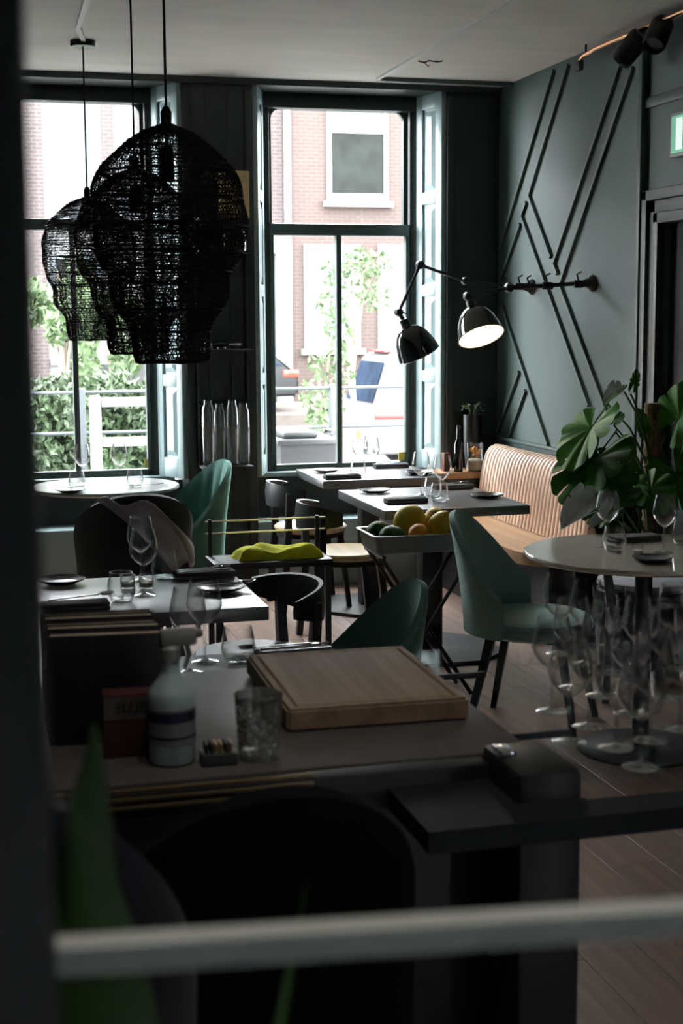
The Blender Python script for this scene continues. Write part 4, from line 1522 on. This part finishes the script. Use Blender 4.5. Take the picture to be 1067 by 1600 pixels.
LEAF = mat('glossy_green_leaf', (.030, .135, .010), .55, spec=.25, var=.3, scale=6)
LEAFL = mat('fresh_green_leaf', (.060, .22, .016), .55, spec=.25, var=.25, scale=6)
LEAFP = mat('silvery_young_leaf', (.80, .84, .82), .30, spec=.6, var=.25, scale=10)  # sky reflected on the leaves, put into the base colour
STEM = mat('green_stalk', (.05, .11, .03), .5, var=.2, scale=10)
mo = thing('monstera_plant', 'tall potted monstera climbing a mossy pole beside the doorway', 'plant', (2.93, 5.95, 0))
MO = Vector((2.93, 5.95, 0))
MB().lathe([(0, .001), (.13, .001), (.15, .02), (.17, .30), (.165, .32), (.155, .30), (0, .29)], 32).build('plant_pot', BLACKM, mo)
MOSS = mat('coir_moss_pole', (.14, .085, .045), .95, var=.4, scale=50, bump=.9, bscale=90)
mb = MB()
pz = at(1018, 630, 5.95).z
mb.lathe([(0, .28), (.036, .28)] + [(.036 + .003 * sin(i * 2.3), .28 + (pz - .28) * i / 40) for i in range(41)] + [(0, pz)], 22, T(*(Vector((at(1018, 700, 5.95).x, 5.95, 0)) - MO)), wob=lambda a, z: 1 + .05 * sin(9 * a + z * 70))
pole = mb.build('moss_pole', MOSS, mo)
rr = random.Random(8)
mb = MB()
pc = Vector((at(1018, 700, 5.95).x, 5.95, 0)) - MO
for i in range(700):
    a = rr.uniform(0, 2 * pi)
    z = rr.uniform(.35, pz)
    d = Vector((cos(a), sin(a), rr.uniform(-.3, .5)))
    p = pc + Vector((cos(a) * .035, sin(a) * .035, z))
    e = p + d * rr.uniform(.004, .010)
    sd = Vector((-sin(a), cos(a), .3)) * .0008
    mb.add([p - sd, p + sd, e], [(0, 1, 2)])
fz_ = mb.build('pole_fibres', MOSS, pole, 0)
fz_['kind'] = 'stuff'


def place_leaf(base_px, tip_px, Y0, Y1, wfac, m, seed, roll=0.0, lobes=6, cut=.66, droop=.35, fold=.25, stalk=True):
    b = at(base_px[0], base_px[1], Y0)
    e = at(tip_px[0], tip_px[1], Y1)
    d = e - b
    L = d.length
    yv = d.normalized()
    # leaf normal points to the room, rolled round its axis
    nrm = (Vector((-.35, -.75, .55)) - yv * Vector((-.35, -.75, .55)).dot(yv)).normalized()
    nrm = (Matrix.Rotation(roll, 3, yv) @ nrm).normalized()
    xv = yv.cross(nrm).normalized()
    M = Matrix((xv * wfac, yv, nrm)).transposed().to_4x4() @ Matrix.Scale(L, 4)
    M = Matrix.Translation(b - MO) @ M
    mb = leaf_mb(lobes, cut, droop, fold, seed)
    q = MB()
    q.add(mb.v, mb.f, M)
    q.build('leaf', m, mo, 70)
    if stalk:
        s0 = Vector((pc.x, pc.y, max(.35, b.z - .32)))
        bl = b - MO
        mid = (s0 + bl) / 2 + Vector((-.02, -.04, .05))
        MB().tube([s0, mid, bl], [.007, .005, .004], 7).build('stalk', STEM, mo)


for (b, e, y0, y1, wf, m, sd, roll) in (
        ((950, 632), (880, 712), 5.85, 5.62, .72, LEAFL, 1, .7),
        ((962, 675), (882, 765), 5.82, 5.55, .75, LEAF, 2, .45),
        ((940, 700), (912, 770), 5.80, 5.60, .7, LEAF, 3, -.6),
        ((962, 700), (945, 800), 5.80, 5.62, .8, LEAF, 4, -.2),
        ((985, 615), (998, 580), 5.85, 5.80, .55, LEAFL, 5, .9),
        ((955, 660), (972, 648), 5.82, 5.75, .8, LEAFL, 6, .3),
        ((978, 720), (985, 692), 5.85, 5.78, .8, LEAF, 7, .0),
        ((1036, 690), (1090, 600), 5.9, 5.7, .9, LEAFL, 8, -.3),
        ((1034, 700), (1085, 790), 5.9, 5.7, .9, LEAF, 9, .2),
        ((1010, 690), (1000, 640), 5.92, 5.90, .5, LEAFL, 10, .2),
        ((985, 730), (1000, 790), 5.85, 5.7, .6, LEAF, 11, .5),
        ((930, 760), (958, 838), 5.75, 5.5, .55, LEAF, 12, -.3),
        ((975, 760), (930, 800), 5.78, 5.5, .7, LEAF, 13, .4),
        ((1000, 740), (1040, 790), 5.85, 5.6, .8, LEAF, 14, .1)):
    place_leaf(b, e, y0, y1, wf, m, sd, roll)
# narrow folded leaves, pale with the painted-in sky sheen
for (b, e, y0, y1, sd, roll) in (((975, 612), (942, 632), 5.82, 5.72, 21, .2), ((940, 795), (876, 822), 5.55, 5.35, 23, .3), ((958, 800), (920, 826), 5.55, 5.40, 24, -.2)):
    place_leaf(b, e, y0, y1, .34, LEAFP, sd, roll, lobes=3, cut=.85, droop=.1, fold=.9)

# broad-leaved plant close to the screen
bp = thing('potted_plant', 'dark broad-leaved plant rising behind the screen post', 'plant', (0.05, .93, 0))
MO_ = MO
MB().lathe([(0, .001), (.07, .001), (.09, .20), (.085, .21), (.07, .19), (0, .19)], 24).build('plant_pot', BLACKM, bp)
DLEAF = mat('dark_banana_leaf', (.07, .16, .028), .45, var=.25, scale=5)


def blade(pts, wd, m, parent, o):
    vs, fs = [], []
    n = 14
    P = [Vector(p) - o for p in pts]
    for i in range(n + 1):
        t = i / n
        c = P[0] * (1 - t) ** 2 + P[1] * 2 * t * (1 - t) + P[2] * t * t
        tg_ = (P[1] - P[0]) * (1 - t) + (P[2] - P[1]) * t
        s = tg_.cross(Vector((0, -1, .2))).normalized()
        ww = wd * sin(pi * min(1, .06 + t * .94)) ** .8
        for k in (-1, -.5, 0, .5, 1):
            vs.append(c + s * ww * k + Vector((0, .18, 0)) * ww * abs(k))
    for i in range(n):
        for k in range(4):
            a = i * 5 + k
            fs.append((a, a + 1, a + 6, a + 5))
    MB().add(vs, fs).build('leaf', m, parent, 70)


BO = Vector((0.05, .93, 0))
blade([(.05, .93, .7), (.05, .93, 1.05), at(150, 1120, .9)], .034, DLEAF, bp, BO)
blade([(.05, .93, .7), (.12, .92, 1.05), at(105, 1230, .9)], .034, DLEAF, bp, BO)
blade([(.05, .93, .6), (.16, .93, .9), at(480, 1370, .9)], .009, DLEAF, bp, BO)
MB().tube([(0, 0, .18), (0, 0, .71)], .008, 8).build('stem', STEM, bp)

# ================================================================= PIER SHELVES
ps = thing('wall_shelves', 'narrow black shelves on the dark pier between the windows', 'shelf', (0, 0, 0))
sx0, sx1 = O1[1] + .055, O2[0] - .052
SY0, SY1 = 8.15, 8.31
zsh = [at(350, 342, 8.2).z, at(350, 392, 8.2).z, at(350, 546, 8.2).z, at(350, 728, 8.2).z]
for z in zsh:
    MB().bbox(sx0, sx1, SY0, SY1, z - .012, z, .002).build('shelf_board', BLACKW, ps)
for x in (sx0, sx1 - .012):
    MB().bbox(x, x + .012, SY1 - .03, SY1, zsh[3] - .05, zsh[0] + .05, .002).build('upright', BLACKW, ps)
KRAFT = mat('kraft_card', (.62, .45, .25), .8, var=.08, scale=20)
kx = at(382, 300, 8.22).x
kb = thing('kraft_box', 'upright brown kraft box on the top pier shelf', 'box', (min(kx, sx1 - .085), 8.22, zsh[0] + .0005))
kh = at(385, 268, 8.2).z - zsh[0]
MB().bbox(-.08, .08, -.05, .05, 0, kh - .002, .002).build('carton_body', KRAFT, kb)
MB().bbox(-.0815, .0815, -.0515, .0515, kh - .06, kh, .002).build('lid', KRAFT, kb)
j2 = thing('storage_jar', 'clip-top glass jar on the second pier shelf', 'jar', (min(kx, sx1 - .085), 8.225, zsh[1] + .0005))
jh = (zsh[0] - zsh[1]) - .022
MB().lathe_open([(.001, .001), (.066, .001), (.07, .008), (.07, jh * .62), (.056, jh * .75), (.056, jh * .84)], 30).build('jar_glass', GLASS, j2, 60)
MB().lathe([(0, .004), (.062, .004), (.064, jh * .45), (0, jh * .47)], 26).build('jar_contents', mat('brown_grain', (.13, .085, .04), .9, var=.4, scale=90), j2)
MB().lathe([(.058, jh * .84), (.062, jh * .86), (.062, jh * .93), (.055, jh), (0, jh)], 30).build('lid', mat('brass_toned_lid', (.20, .15, .08), .35, metal=.6), j2)
for i, (px, lab) in enumerate(((308, 'chrome portafilter with its round head at the lamp side of the pier shelf'), (346, 'chrome portafilter pointing to the window on the pier shelf'))):
    q = at(px, 530, 8.22)
    pf = thing('portafilter', lab, 'coffee tool', (max(q.x, sx0 + .05) + (0 if i else .0), 8.2 + .03 * i, zsh[2] + .0225))
    MB().lathe([(0, -.022), (.024, -.022), (.028, -.01), (.03, .012), (.026, .016), (0, .012)], 24).build('filter_head', CHROME, pf)
    MB().tube([(.026, -.003, 0), (.05, -.006, .002), (.10, -.012, .004), (.118, -.014, .004)], [.007, .010, .012, .008], 12).build('handle', CHROME if i else BLACKM, pf)
    MB().tube([(0, -.02, -.010), (-.006, -.034, -.018)], .006, 8).build('spout', CHROME, pf)
GV = 'tall glasses on the lowest pier shelf'
gh = at(350, 625, 8.2).z - zsh[3]
for i in range(4):
    x = sx0 + .045 + i * (sx1 - sx0 - .09) / 3
    g = thing('tall_glass', ['tall clear glass at the pendant end of the lowest pier shelf', 'tall clear glass second from the pendants on the lowest pier shelf', 'tall clear glass second from the shutter on the lowest pier shelf', 'tall clear glass at the shutter end of the lowest pier shelf'][i], 'glass', (x, 8.215 + .02 * (i % 2), zsh[3] + .0005), 0, GV)
    h = gh * (1 - .06 * (i % 2))
    MB().lathe_open([(.001, .001), (.030, .001), (.033, .008), (.037, h * .55), (.034, h * .88), (.024, h * .93), (.024, h), (.0225, h), (.0225, h * .93), (.0325, h * .87), (.0355, h * .55), (.031, .012), (.001, .01)], 26).build('glass_wall', GLASS, g, 60)
    MB().lathe([(0, .0015), (.029, .0015), (.031, .011), (0, .0105)], 22).build('glass_base', THICKG, g)

# ================================================================= OUTSIDE: STREET, HOUSES, VAN, CAR, GREENERY
GZ = -.72
struct('ground_outside', MB().box(-30, 60, GY + .12, 70, GZ - .2, GZ), mat('street_paving', (.11, .107, .104), .9, var=.2, scale=1.5), 'paved street outside the windows')
BR1 = brick_mat('pale_red_brick', (.036, .0215, .018), (.041, .0245, .021), (.050, .040, .036))
BR2 = brick_mat('dark_red_brick', (.028, .018, .018), (.034, .0225, .022), (.054, .048, .047))
WOUT = mat('white_render', (.14, .14, .14), .7, var=.03)
GFRM = mat('grey_blue_window_frame', (.09, .11, .12), .5)
PGL = mat('reflective_dark_pane', (.007, .0085, .0075), .3, spec=.08, var=.5, scale=2)
SKYG = mat('pale_blind_pane', (.068, .076, .080), .4, spec=.15, var=.06, scale=1)
FYH = 30.0


def hx_(px, Y=FYH):
    return at(px, 400, Y).x


def hz_(py, px=520, Y=FYH):
    return at(px, py, Y).z


def house(name_, label, px0, px1, m, Y=FYH, ztop=9.0):
    h = thing(name_, label, 'house', (0, 0, 0))
    MB().box(hx_(px0, Y), hx_(px1, Y), Y, Y + 6, GZ - .05, ztop).build('wall', m, h, 0)
    return h


def hwin(h, px0, px1, py0, py1, Y, frame, split=None, pane_top=SKYG, pane_bot=PGL, fw=.10, sill=True):
    x0, x1 = hx_(px0, Y), hx_(px1, Y)
    pm = (px0 + px1) / 2
    z1, z0 = hz_(py0, pm, Y), hz_(py1, pm, Y)
    mb = MB()
    mb.box(x0, x0 + fw, Y - .06, Y - .001, z0, z1)
    mb.box(x1 - fw, x1, Y - .06, Y - .001, z0, z1)
    mb.box(x0 + fw, x1 - fw, Y - .058, Y - .001, z1 - fw, z1)
    mb.box(x0 + fw, x1 - fw, Y - .058, Y - .001, z0, z0 + fw * 1.6)
    zs = hz_(split, pm, Y) if split else None
    if zs:
        mb.box(x0 + fw, x1 - fw, Y - .055, Y - .001, zs - .05, zs + .05)
    w_ = mb.build('window_frame', frame, h, 0)
    if zs:
        MB().box(x0 + fw, x1 - fw, Y - .03, Y - .012, zs + .05, z1 - fw).build('pane', pane_top, w_, 0)
        MB().box(x0 + fw, x1 - fw, Y - .03, Y - .012, z0 + fw * 1.6, zs - .05).build('pane', pane_bot, w_, 0)
    else:
        MB().box(x0 + fw, x1 - fw, Y - .03, Y - .012, z0 + fw * 1.6, z1 - fw).build('pane', pane_bot, w_, 0)
    if sill:
        MB().box(x0 - .08, x1 + .08, Y - .16, Y - .001, z0 - .12, z0).build('stone_sill', WOUT, w_, 0)


h1 = house('street_house', 'pale red brick house opposite with white sash windows', 446, 760, BR1)
hwin(h1, 511, 606, 120, 315, FYH, WOUT, 205)
hwin(h1, 680, 775, 120, 315, FYH, WOUT, 205)
hwin(h1, 474, 562, 382, 545, FYH, WOUT, 470, SKYG, SKYG)
hwin(h1, 590, 676, 382, 545, FYH, WOUT, 470, SKYG, SKYG)
MB().tube([(hx_(449), FYH - .08, GZ), (hx_(449), FYH - .08, 8.9)], .07, 10).build('drainpipe', mat('pale_drainpipe', (.45, .40, .38), .5), h1)
h2 = house('street_house', 'darker brick house with a white stone doorway behind the black car', 330, 444, BR2, Y=FYH)
Y2 = FYH
x0, x1 = hx_(380, Y2), hx_(443, Y2)
z1 = hz_(370, 420, Y2)
MB().box(x0, x1, Y2 - .25, Y2 - .001, z1 - .35, z1).build('door_hood', WOUT, h2, 0)
for px in (395, 428):
    a = hx_(px, Y2)
    MB().box(a, a + .22, Y2 - .2, Y2 - .001, GZ, z1 - .35).build('door_pilaster', WOUT, h2, 0)
MB().box(hx_(400, Y2), hx_(430, Y2), Y2 - .06, Y2 - .001, GZ, z1 - .4).build('house_door', SKYG, h2, 0)
h3 = house('street_house', 'white-fronted house with grey window frames behind the woven pendants', 20, 329, WOUT, Y=FYH)
Y3 = FYH
for a, b in ((-10, 72), (163, 182), (218, 236)):
    MB().box(hx_(a, Y3), hx_(b, Y3), Y3 - .08, Y3 - .001, GZ, 8.9).build('brick_pier', BR2, h3, 0)
hwin(h3, 80, 157, 148, 350, Y3, GFRM, 205, SKYG, SKYG, fw=.08)
hwin(h3, 188, 212, 148, 350, Y3, GFRM, 203, SKYG, SKYG, fw=.06)
hwin(h3, 245, 320, 148, 350, Y3, GFRM, 205, SKYG, SKYG, fw=.08)
hwin(h3, 80, 157, 400, 560, Y3, GFRM, None, SKYG, PGL, fw=.08)
# the terrace goes on to both sides
for (lab, p0, p1, m, zt) in (('plain brick terrace house beyond the white-fronted one', -560, 19, BR1, 9.0), ('tall brick terrace house at the far end of the row', -1500, -561, BR2, 9.6),
                             ('brick terrace house next to the one with white sashes', 761, 1240, BR2, 9.0), ('pale brick terrace house past the lantern', 1241, 2100, BR1, 9.6)):
    hh_ = house('street_house', lab, p0, p1, m, ztop=zt)
    n_ = int((p1 - p0) / 190)
    for i in range(n_):
        c_ = p0 + (p1 - p0) * (i + .5) / n_
        hwin(hh_, c_ - 45, c_ + 45, 140, 310, FYH, WOUT, 215)
        hwin(hh_, c_ - 45, c_ + 45, 390, 545, FYH, WOUT, 470, SKYG, SKYG)
# hanging banner/lamp on the brick house
bn = thing('street_lantern', 'white curved street lantern beside the brick house window', 'lantern', (0, 0, 0))
q0, q1 = at(634, 205, 26), at(640, 335, 26)
MB().lathe([(0, 0), (.10, .05), (.16, .5), (.15, 1.2), (.08, 1.5), (0, 1.52)], 18, T(q1.x + .12, 26, q1.z)).build('lantern_glass', WOUT, bn)
MB().tube([(q1.x + .12, 26, GZ), (q1.x + .12, 26, q1.z + .02)], .04, 8).build('post', BLACKM, bn)

# white van parked along the street
VY = 20.5
WV = mat('white_car_paint', (.11, .112, .113), .4, spec=.3)
CARG = mat('car_glass', (.010, .016, .028), .5, spec=.03, var=.5, scale=1.5)
vx = at(583, 640, VY).x
van = thing('van', 'white van with red stripes parked outside the window', 'van', (vx, VY, GZ))
ztop = at(600, 548, VY + .5).z - GZ
LV, WVw = 4.6, 1.75
# side profile in (x, z): rear end at x = 0 leaning forward at the window
prof = [(0.05, .30), (-.02, .45), (-.02, .95), (.03, 1.02), (.28, ztop - .12), (.42, ztop - .02), (.7, ztop), (3.1, ztop - .02), (3.75, 1.08), (4.45, .92), (4.6, .75), (4.6, .30)]
M = Matrix(((1, 0, 0, 0), (0, 0, 1, 0), (0, 1, 0, 0), (0, 0, 0, 1)))
bm = bmesh.new()
vsb = [bm.verts.new((x, 0, z)) for x, z in prof]
f = bm.faces.new(vsb)
ex = bmesh.ops.extrude_face_region(bm, geom=[f])
for v in [g for g in ex['geom'] if isinstance(g, bmesh.types.BMVert)]:
    v.co.y += WVw
for v in bm.verts:           # tumblehome
    if v.co.z > 1.0:
        s = (v.co.z - 1.0) * .16
        v.co.y += s if v.co.y < WVw / 2 else -s
bmesh.ops.bevel(bm, geom=list(bm.edges), offset=.07, segments=3, affect='EDGES', profile=.6)
bmesh.ops.recalc_face_normals(bm, faces=bm.faces)
me = bpy.data.meshes.new('van_body')
bm.to_mesh(me)
bm.free()
me.polygons.foreach_set('use_smooth', [True] * len(me.polygons))
me.set_sharp_from_angle(angle=radians(40))
me.materials.append(WV)
o = bpy.data.objects.new('van_body', me)
COL.objects.link(o)
o.parent = van
REDP = mat('red_decal', (.10, .011, .009), .35)
# rear window on the leaning tail
a, b = Vector((.022, 0, 1.07)), Vector((.245, 0, ztop - .17))
nv_ = Vector((-(b.z - a.z), 0, b.x - a.x)).normalized() * .012
mb = MB()
vs = []
for q, y0, y1 in ((a, .14, WVw - .14), (b, .26, WVw - .26)):
    for y in (y0, y1):
        for d in (0, 1):
            vs.append(Vector((q.x, y, q.z)) + nv_ * d)
mb.add(vs, [(1, 3, 7, 5), (0, 4, 6, 2), (0, 1, 5, 4), (2, 6, 7, 3), (0, 2, 3, 1), (4, 5, 7, 6)])
mb.build('rear_window', CARG, van, 0)
MB().bbox(.55, 1.9, .022, .036, 1.10, ztop - .22, .004, Matrix.Shear('XZ', 4, (0, 0)) if False else None).build('side_window', WV, van)
MB().bbox(.02, .62, -.008, .004, .83, .93, .003).build('red_stripe', REDP, van)
MB().bbox(.62, 3.4, -.006, .004, .84, .92, .003).build('red_stripe', REDP, van)
mb = MB()
mb.tube([(.50, .13, ztop - .28), (.60, .09, ztop - .45), (.52, .05, 1.20), (.48, .02, 1.02), (.56, .0, .96)], .018, 6)
mb.build('red_line', REDP, van)
MB().bbox(-.035, -.015, .62, 1.14, .50, .62, .004).build('number_plate', mat('yellow_number_plate', (.10, .08, .018), .5), van)
MB().bbox(-.05, .02, .05, WVw - .05, .30, .44, .02).build('bumper', mat('pale_grey_bumper', (.085, .087, .09), .5), van)
MB().bbox(.30, .42, .45, WVw - .45, ztop - .03, ztop + .0, .01).build('brake_light', REDP, van)
TYRE = mat('tyre_rubber', (.008, .008, .0085), .8)
ALLOY = mat('alloy_rim', (.07, .07, .072), .4, metal=.3)


def wheel(parent, x, y, r, wd=.2):
    Mw = T(x, y, r) @ RX(pi / 2)
    w_ = MB().lathe([(r * .62, -wd / 2), (r * .92, -wd / 2), (r, -wd * .35), (r, wd * .35), (r * .92, wd / 2), (r * .62, wd / 2)], 32, Mw).build('wheel', TYRE, parent)
    mb = MB()
    mb.lathe([(0, wd * .30), (r * .14, wd * .34), (r * .16, wd * .30)], 18, Mw)
    for k in range(5):
        an = 2 * pi * k / 5
        for s in (-.13, .13):
            mb.bar((r * .12 * cos(an), r * .12 * sin(an), wd * .3), (r * .66 * cos(an + s), r * .66 * sin(an + s), wd * .42), .035, .03, Mw)
    mb.lathe_open([(r * .60, wd * .5), (r * .66, wd * .52), (r * .66, wd * .1), (r * .60, wd * .1)], 28, Mw)
    mb.build('rim', ALLOY, w_)


for x in (.95, 3.8):
    wheel(van, x, .10, .33)
    wheel(van, x, WVw - .10, .33)

# black car across the street
CY_ = 26.5
cxr_ = at(466, 600, CY_).x
car = thing('car', 'black estate car parked across the street', 'car', (cxr_, CY_, 0))
zb = at(440, 645, CY_).z
zt_ = at(430, 551, CY_).z
Hc = zt_ - zb
prof = [(0, .30), (.02, .62), (-.02, .70), (-.10, .80), (-.45, Hc - .04), (-.8, Hc), (-2.3, Hc - .02), (-3.1, .92), (-4.0, .82), (-4.25, .6), (-4.25, .28)]
bm = bmesh.new()
vsb = [bm.verts.new((x, 0, z + zb)) for x, z in prof]
f = bm.faces.new(vsb)
ex = bmesh.ops.extrude_face_region(bm, geom=[f])
for v in [g for g in ex['geom'] if isinstance(g, bmesh.types.BMVert)]:
    v.co.y += 1.7
for v in bm.verts:
    if v.co.z - zb > .85:
        s = (v.co.z - zb - .85) * .3
        v.co.y += s if v.co.y < .85 else -s
bmesh.ops.bevel(bm, geom=list(bm.edges), offset=.05, segments=2, affect='EDGES')
bmesh.ops.recalc_face_normals(bm, faces=bm.faces)
me = bpy.data.meshes.new('car_body')
bm.to_mesh(me)
bm.free()
me.polygons.foreach_set('use_smooth', [True] * len(me.polygons))
me.set_sharp_from_angle(angle=radians(40))
me.materials.append(mat('black_car_paint', (.004, .0042, .005), .3, spec=.3))
o = bpy.data.objects.new('car_body', me)
COL.objects.link(o)
o.parent = car
for (xa, xb, xc, xd) in ((-.28, -.95, -1.0, -.55), (-1.08, -2.0, -2.0, -1.08), (-2.1, -2.85, -2.3, -2.1)):
    poly = [(xa, zb + .88), (xb, zb + .88), (xc, zb + Hc - .10), (xd, zb + Hc - .10)]
    mb = MB()
    vs = [(x, .02 + (z - zb - .85) * .3 - .012 * 1, z) for x, z in poly] + [(x, .05 + (z - zb - .85) * .3, z) for x, z in poly]
    mb.add(vs, [(0, 1, 2, 3), (7, 6, 5, 4), (0, 4, 5, 1), (1, 5, 6, 2), (2, 6, 7, 3), (3, 7, 4, 0)])
    mb.build('side_window', CARG, car, 0)
MB().bbox(-.28, .01, -.012, .14, zb + .66, zb + .80, .02).build('tail_light', mat('red_lamp_lens', (.5, .03, .02), .2), car)
for x in (-.78, -3.45):
    w_c = Vector((x, .08, 0))
    root_w = MB()
    wheel(car, x, .08, .33)
for ch in car.children:
    if ch.name.startswith('wheel'):
        ch.location.z += zb
struct('kerb_outside', MB().box(-10, 40, CY_ - .6, CY_ + 3, GZ, zb).box(-10, 40, CY_ + 3, FYH, GZ, zb), mat('raised_quay_brick', (.055, .043, .037), .9, var=.2, scale=3), 'raised pavement across the street')

# iron railing along the near kerb
RY_ = 12.0
rl = thing('railing', 'grey iron railing between the windows and the street', 'railing', (0, RY_, 0))
IRON = mat('grey_iron_paint', (.026, .032, .035), .5)
for py in (607, 668):
    z = at(470, py, RY_).z
    MB().tube([(-1.0, 0, z), (7.0, 0, z)], .014, 8).build('rail', IRON, rl)
for px in (520, 128, -260, 900):
    xx = at(px, 640, RY_).x
    MB().bbox(xx - .03, xx + .03, -.03, .03, GZ, at(520, 600, RY_).z, .005).build('post', IRON, rl)
# white timber gate before the hedge
wg = thing('white_gate', 'white timber fence panel in front of the hedge', 'fence', (0, 11.0, 0))
gx0, gx1 = at(141, 680, 11).x, at(300, 680, 11).x
GWHT = mat('white_fence_paint', (.15, .153, .153), .5)
MB().bbox(gx0, gx0 + .085, -.04, .04, GZ, at(145, 618, 11).z, .02).build('post', GWHT, wg)
MB().bbox(gx1 - .085, gx1, -.04, .04, GZ, at(145, 618, 11).z, .02).build('post', GWHT, wg)
for py in (628, 690):
    z = at(200, py, 11).z
    MB().bbox(gx0 + .085, gx1 - .085, -.02, .02, z - .035, z + .035, .006).build('fence_rail', GWHT, wg)
# wheeled bin below the van window
BX = at(468, 700, 10.6).x
bn = thing('wheeled_bin', 'dark grey wheeled bin standing below the van window', 'bin', (BX, 10.6, GZ))
BINM = mat('dark_grey_bin_plastic', (.014, .015, .0165), .5, var=.1)
ht = at(468, 690, 10.6).z - GZ
wv = .21
poly = [(-wv * .8, -.25), (wv * .8, -.25), (wv * .8, .25), (-wv * .8, .25)]
vs = [(x, y, .12) for x, y in poly] + [(x * 1.25, y * 1.15, ht) for x, y in poly]
MB().add(vs, [(3, 2, 1, 0), (4, 5, 6, 7), (0, 1, 5, 4), (1, 2, 6, 5), (2, 3, 7, 6), (3, 0, 4, 7)]).build('bin_body', BINM, bn, 0)
MB().bbox(-wv * 1.15, wv * 1.15, -.33, .33, ht, ht + .045, .012).build('bin_lid', BINM, bn)
MB().bbox(-wv * .9, wv * .4, -.28, .28, ht + .045, ht + .10, .03).build('lid_dome', BINM, bn)
MB().tube([(wv * 1.05, -.12, ht + .05), (wv * 1.2, -.12, ht + .075), (wv * 1.2, .12, ht + .075), (wv * 1.05, .12, ht + .05)], .018, 8).build('bin_handle', BINM, bn)
for s in (-1, 1):
    MB().lathe([(0, -.03), (.10, -.03), (.10, .03), (0, .03)], 18, T(s * wv * .8, .28, .10) @ RY(pi / 2)).build('wheel', TYRE, bn)


# trees and hedge
def leaf_cloud(n, boxes, size, seed):
    r_ = random.Random(seed)
    mb = MB()
    for i in range(n):
        (c, e) = r_.choice(boxes)
        while True:
            d = Vector((r_.uniform(-1, 1), r_.uniform(-1, 1), r_.uniform(-1, 1)))
            if d.length < 1:
                break
        p = Vector(c) + Vector((d.x * e[0], d.y * e[1], d.z * e[2]))
        s = size * r_.uniform(.6, 1.3)
        u = Vector((r_.uniform(-1, 1), r_.uniform(-1, 1), r_.uniform(-.6, .6))).normalized()
        v = u.orthogonal().normalized()
        v = (Matrix.Rotation(r_.uniform(0, 6.28), 3, u) @ v)
        w2 = u.cross(v)
        mb.add([p - v * s, p + w2 * s * .45 + u * s * .12, p + v * s, p - w2 * s * .45 + u * s * .12], [(0, 1, 2, 3)])
    return mb


def raw_build(mb, name, m, parent):
    me = bpy.data.meshes.new(name)
    me.from_pydata([tuple(v) for v in mb.v], [], mb.f)
    me.materials.append(m)
    o = bpy.data.objects.new(name, me)
    COL.objects.link(o)
    if parent:
        o.parent = parent
    o['kind'] = 'stuff'
    return o


TL = mat('light_tree_leaf', (.036, .062, .019), .7, var=.3, scale=3)
HL = mat('hedge_leaf', (.024, .043, .015), .6, var=.35, scale=3)
BARK = mat('tree_bark', (.16, .13, .10), .9, var=.3)
for (name_, lab, px, pyc, Y, wpx, hpx, n, m, sd, ls) in (
        ('street_tree', 'light green street tree in front of the brick house, beside the van', 548, 470, 17.0, 52, 70, 560, TL, 1, .05),
        ('street_tree', 'slim light green tree behind the railing at the van window', 500, 610, 15.5, 26, 80, 420, TL, 2, .05),
        ('street_tree', 'leafy tree behind the farthest woven pendant', 95, 480, 14.5, 45, 110, 1500, TL, 4, .06),
        ('street_tree', 'leafy tree behind the white fence', 175, 520, 15.5, 60, 80, 1300, TL, 5, .06)):
    c = at(px, pyc, Y)
    k = Y / 2255 * 1.03
    t = thing(name_, lab, 'tree', (c.x, Y, GZ))
    boxes = []
    r_ = random.Random(sd + 50)
    for i in range(7):
        boxes.append(((r_.uniform(-.8, .8) * wpx * k, r_.uniform(-.5, .5), c.z - GZ + r_.uniform(-.85, .85) * hpx * k), (wpx * k * .45, .4, hpx * k * .35)))
    raw_build(leaf_cloud(n, boxes, ls, sd), 'foliage', m, t)
    MB().tube([(0, 0, 0), (.03, 0, (c.z - GZ) * .5), (-.02, 0, c.z - GZ + hpx * k * .5)], [.05, .035, .012], 8).build('trunk', BARK, t)
    for i in range(5):
        a = boxes[i][0]
        MB().tube([(0, 0, (c.z - GZ) * .55 + .1 * i), (a[0] * .5, a[1] * .5, a[2] - .1), a], [.02, .012, .005], 6).build('branch', BARK, t)
hd = thing('hedge', 'dense green hedge behind the white fence', 'hedge', (0, 12.8, GZ))
boxes = []
r_ = random.Random(77)
for px in range(50, 270, 22):
    for py in (625, 665, 705, 745):
        c = at(px + r_.uniform(-8, 8), py + r_.uniform(-10, 10), 12.8)
        boxes.append(((c.x, r_.uniform(-.15, .3), c.z - GZ), (.20, .3, .19)))
raw_build(leaf_cloud(9000, boxes, .05, 9), 'foliage', HL, hd)
for px in range(60, 270, 40):
    c = at(px, 700, 12.9)
    MB().tube([(c.x, .1, 0), (c.x + .03, .1, .6), (c.x, .1, at(px, 640, 12.9).z - GZ)], [.03, .02, .008], 6).build('stem', BARK, hd)
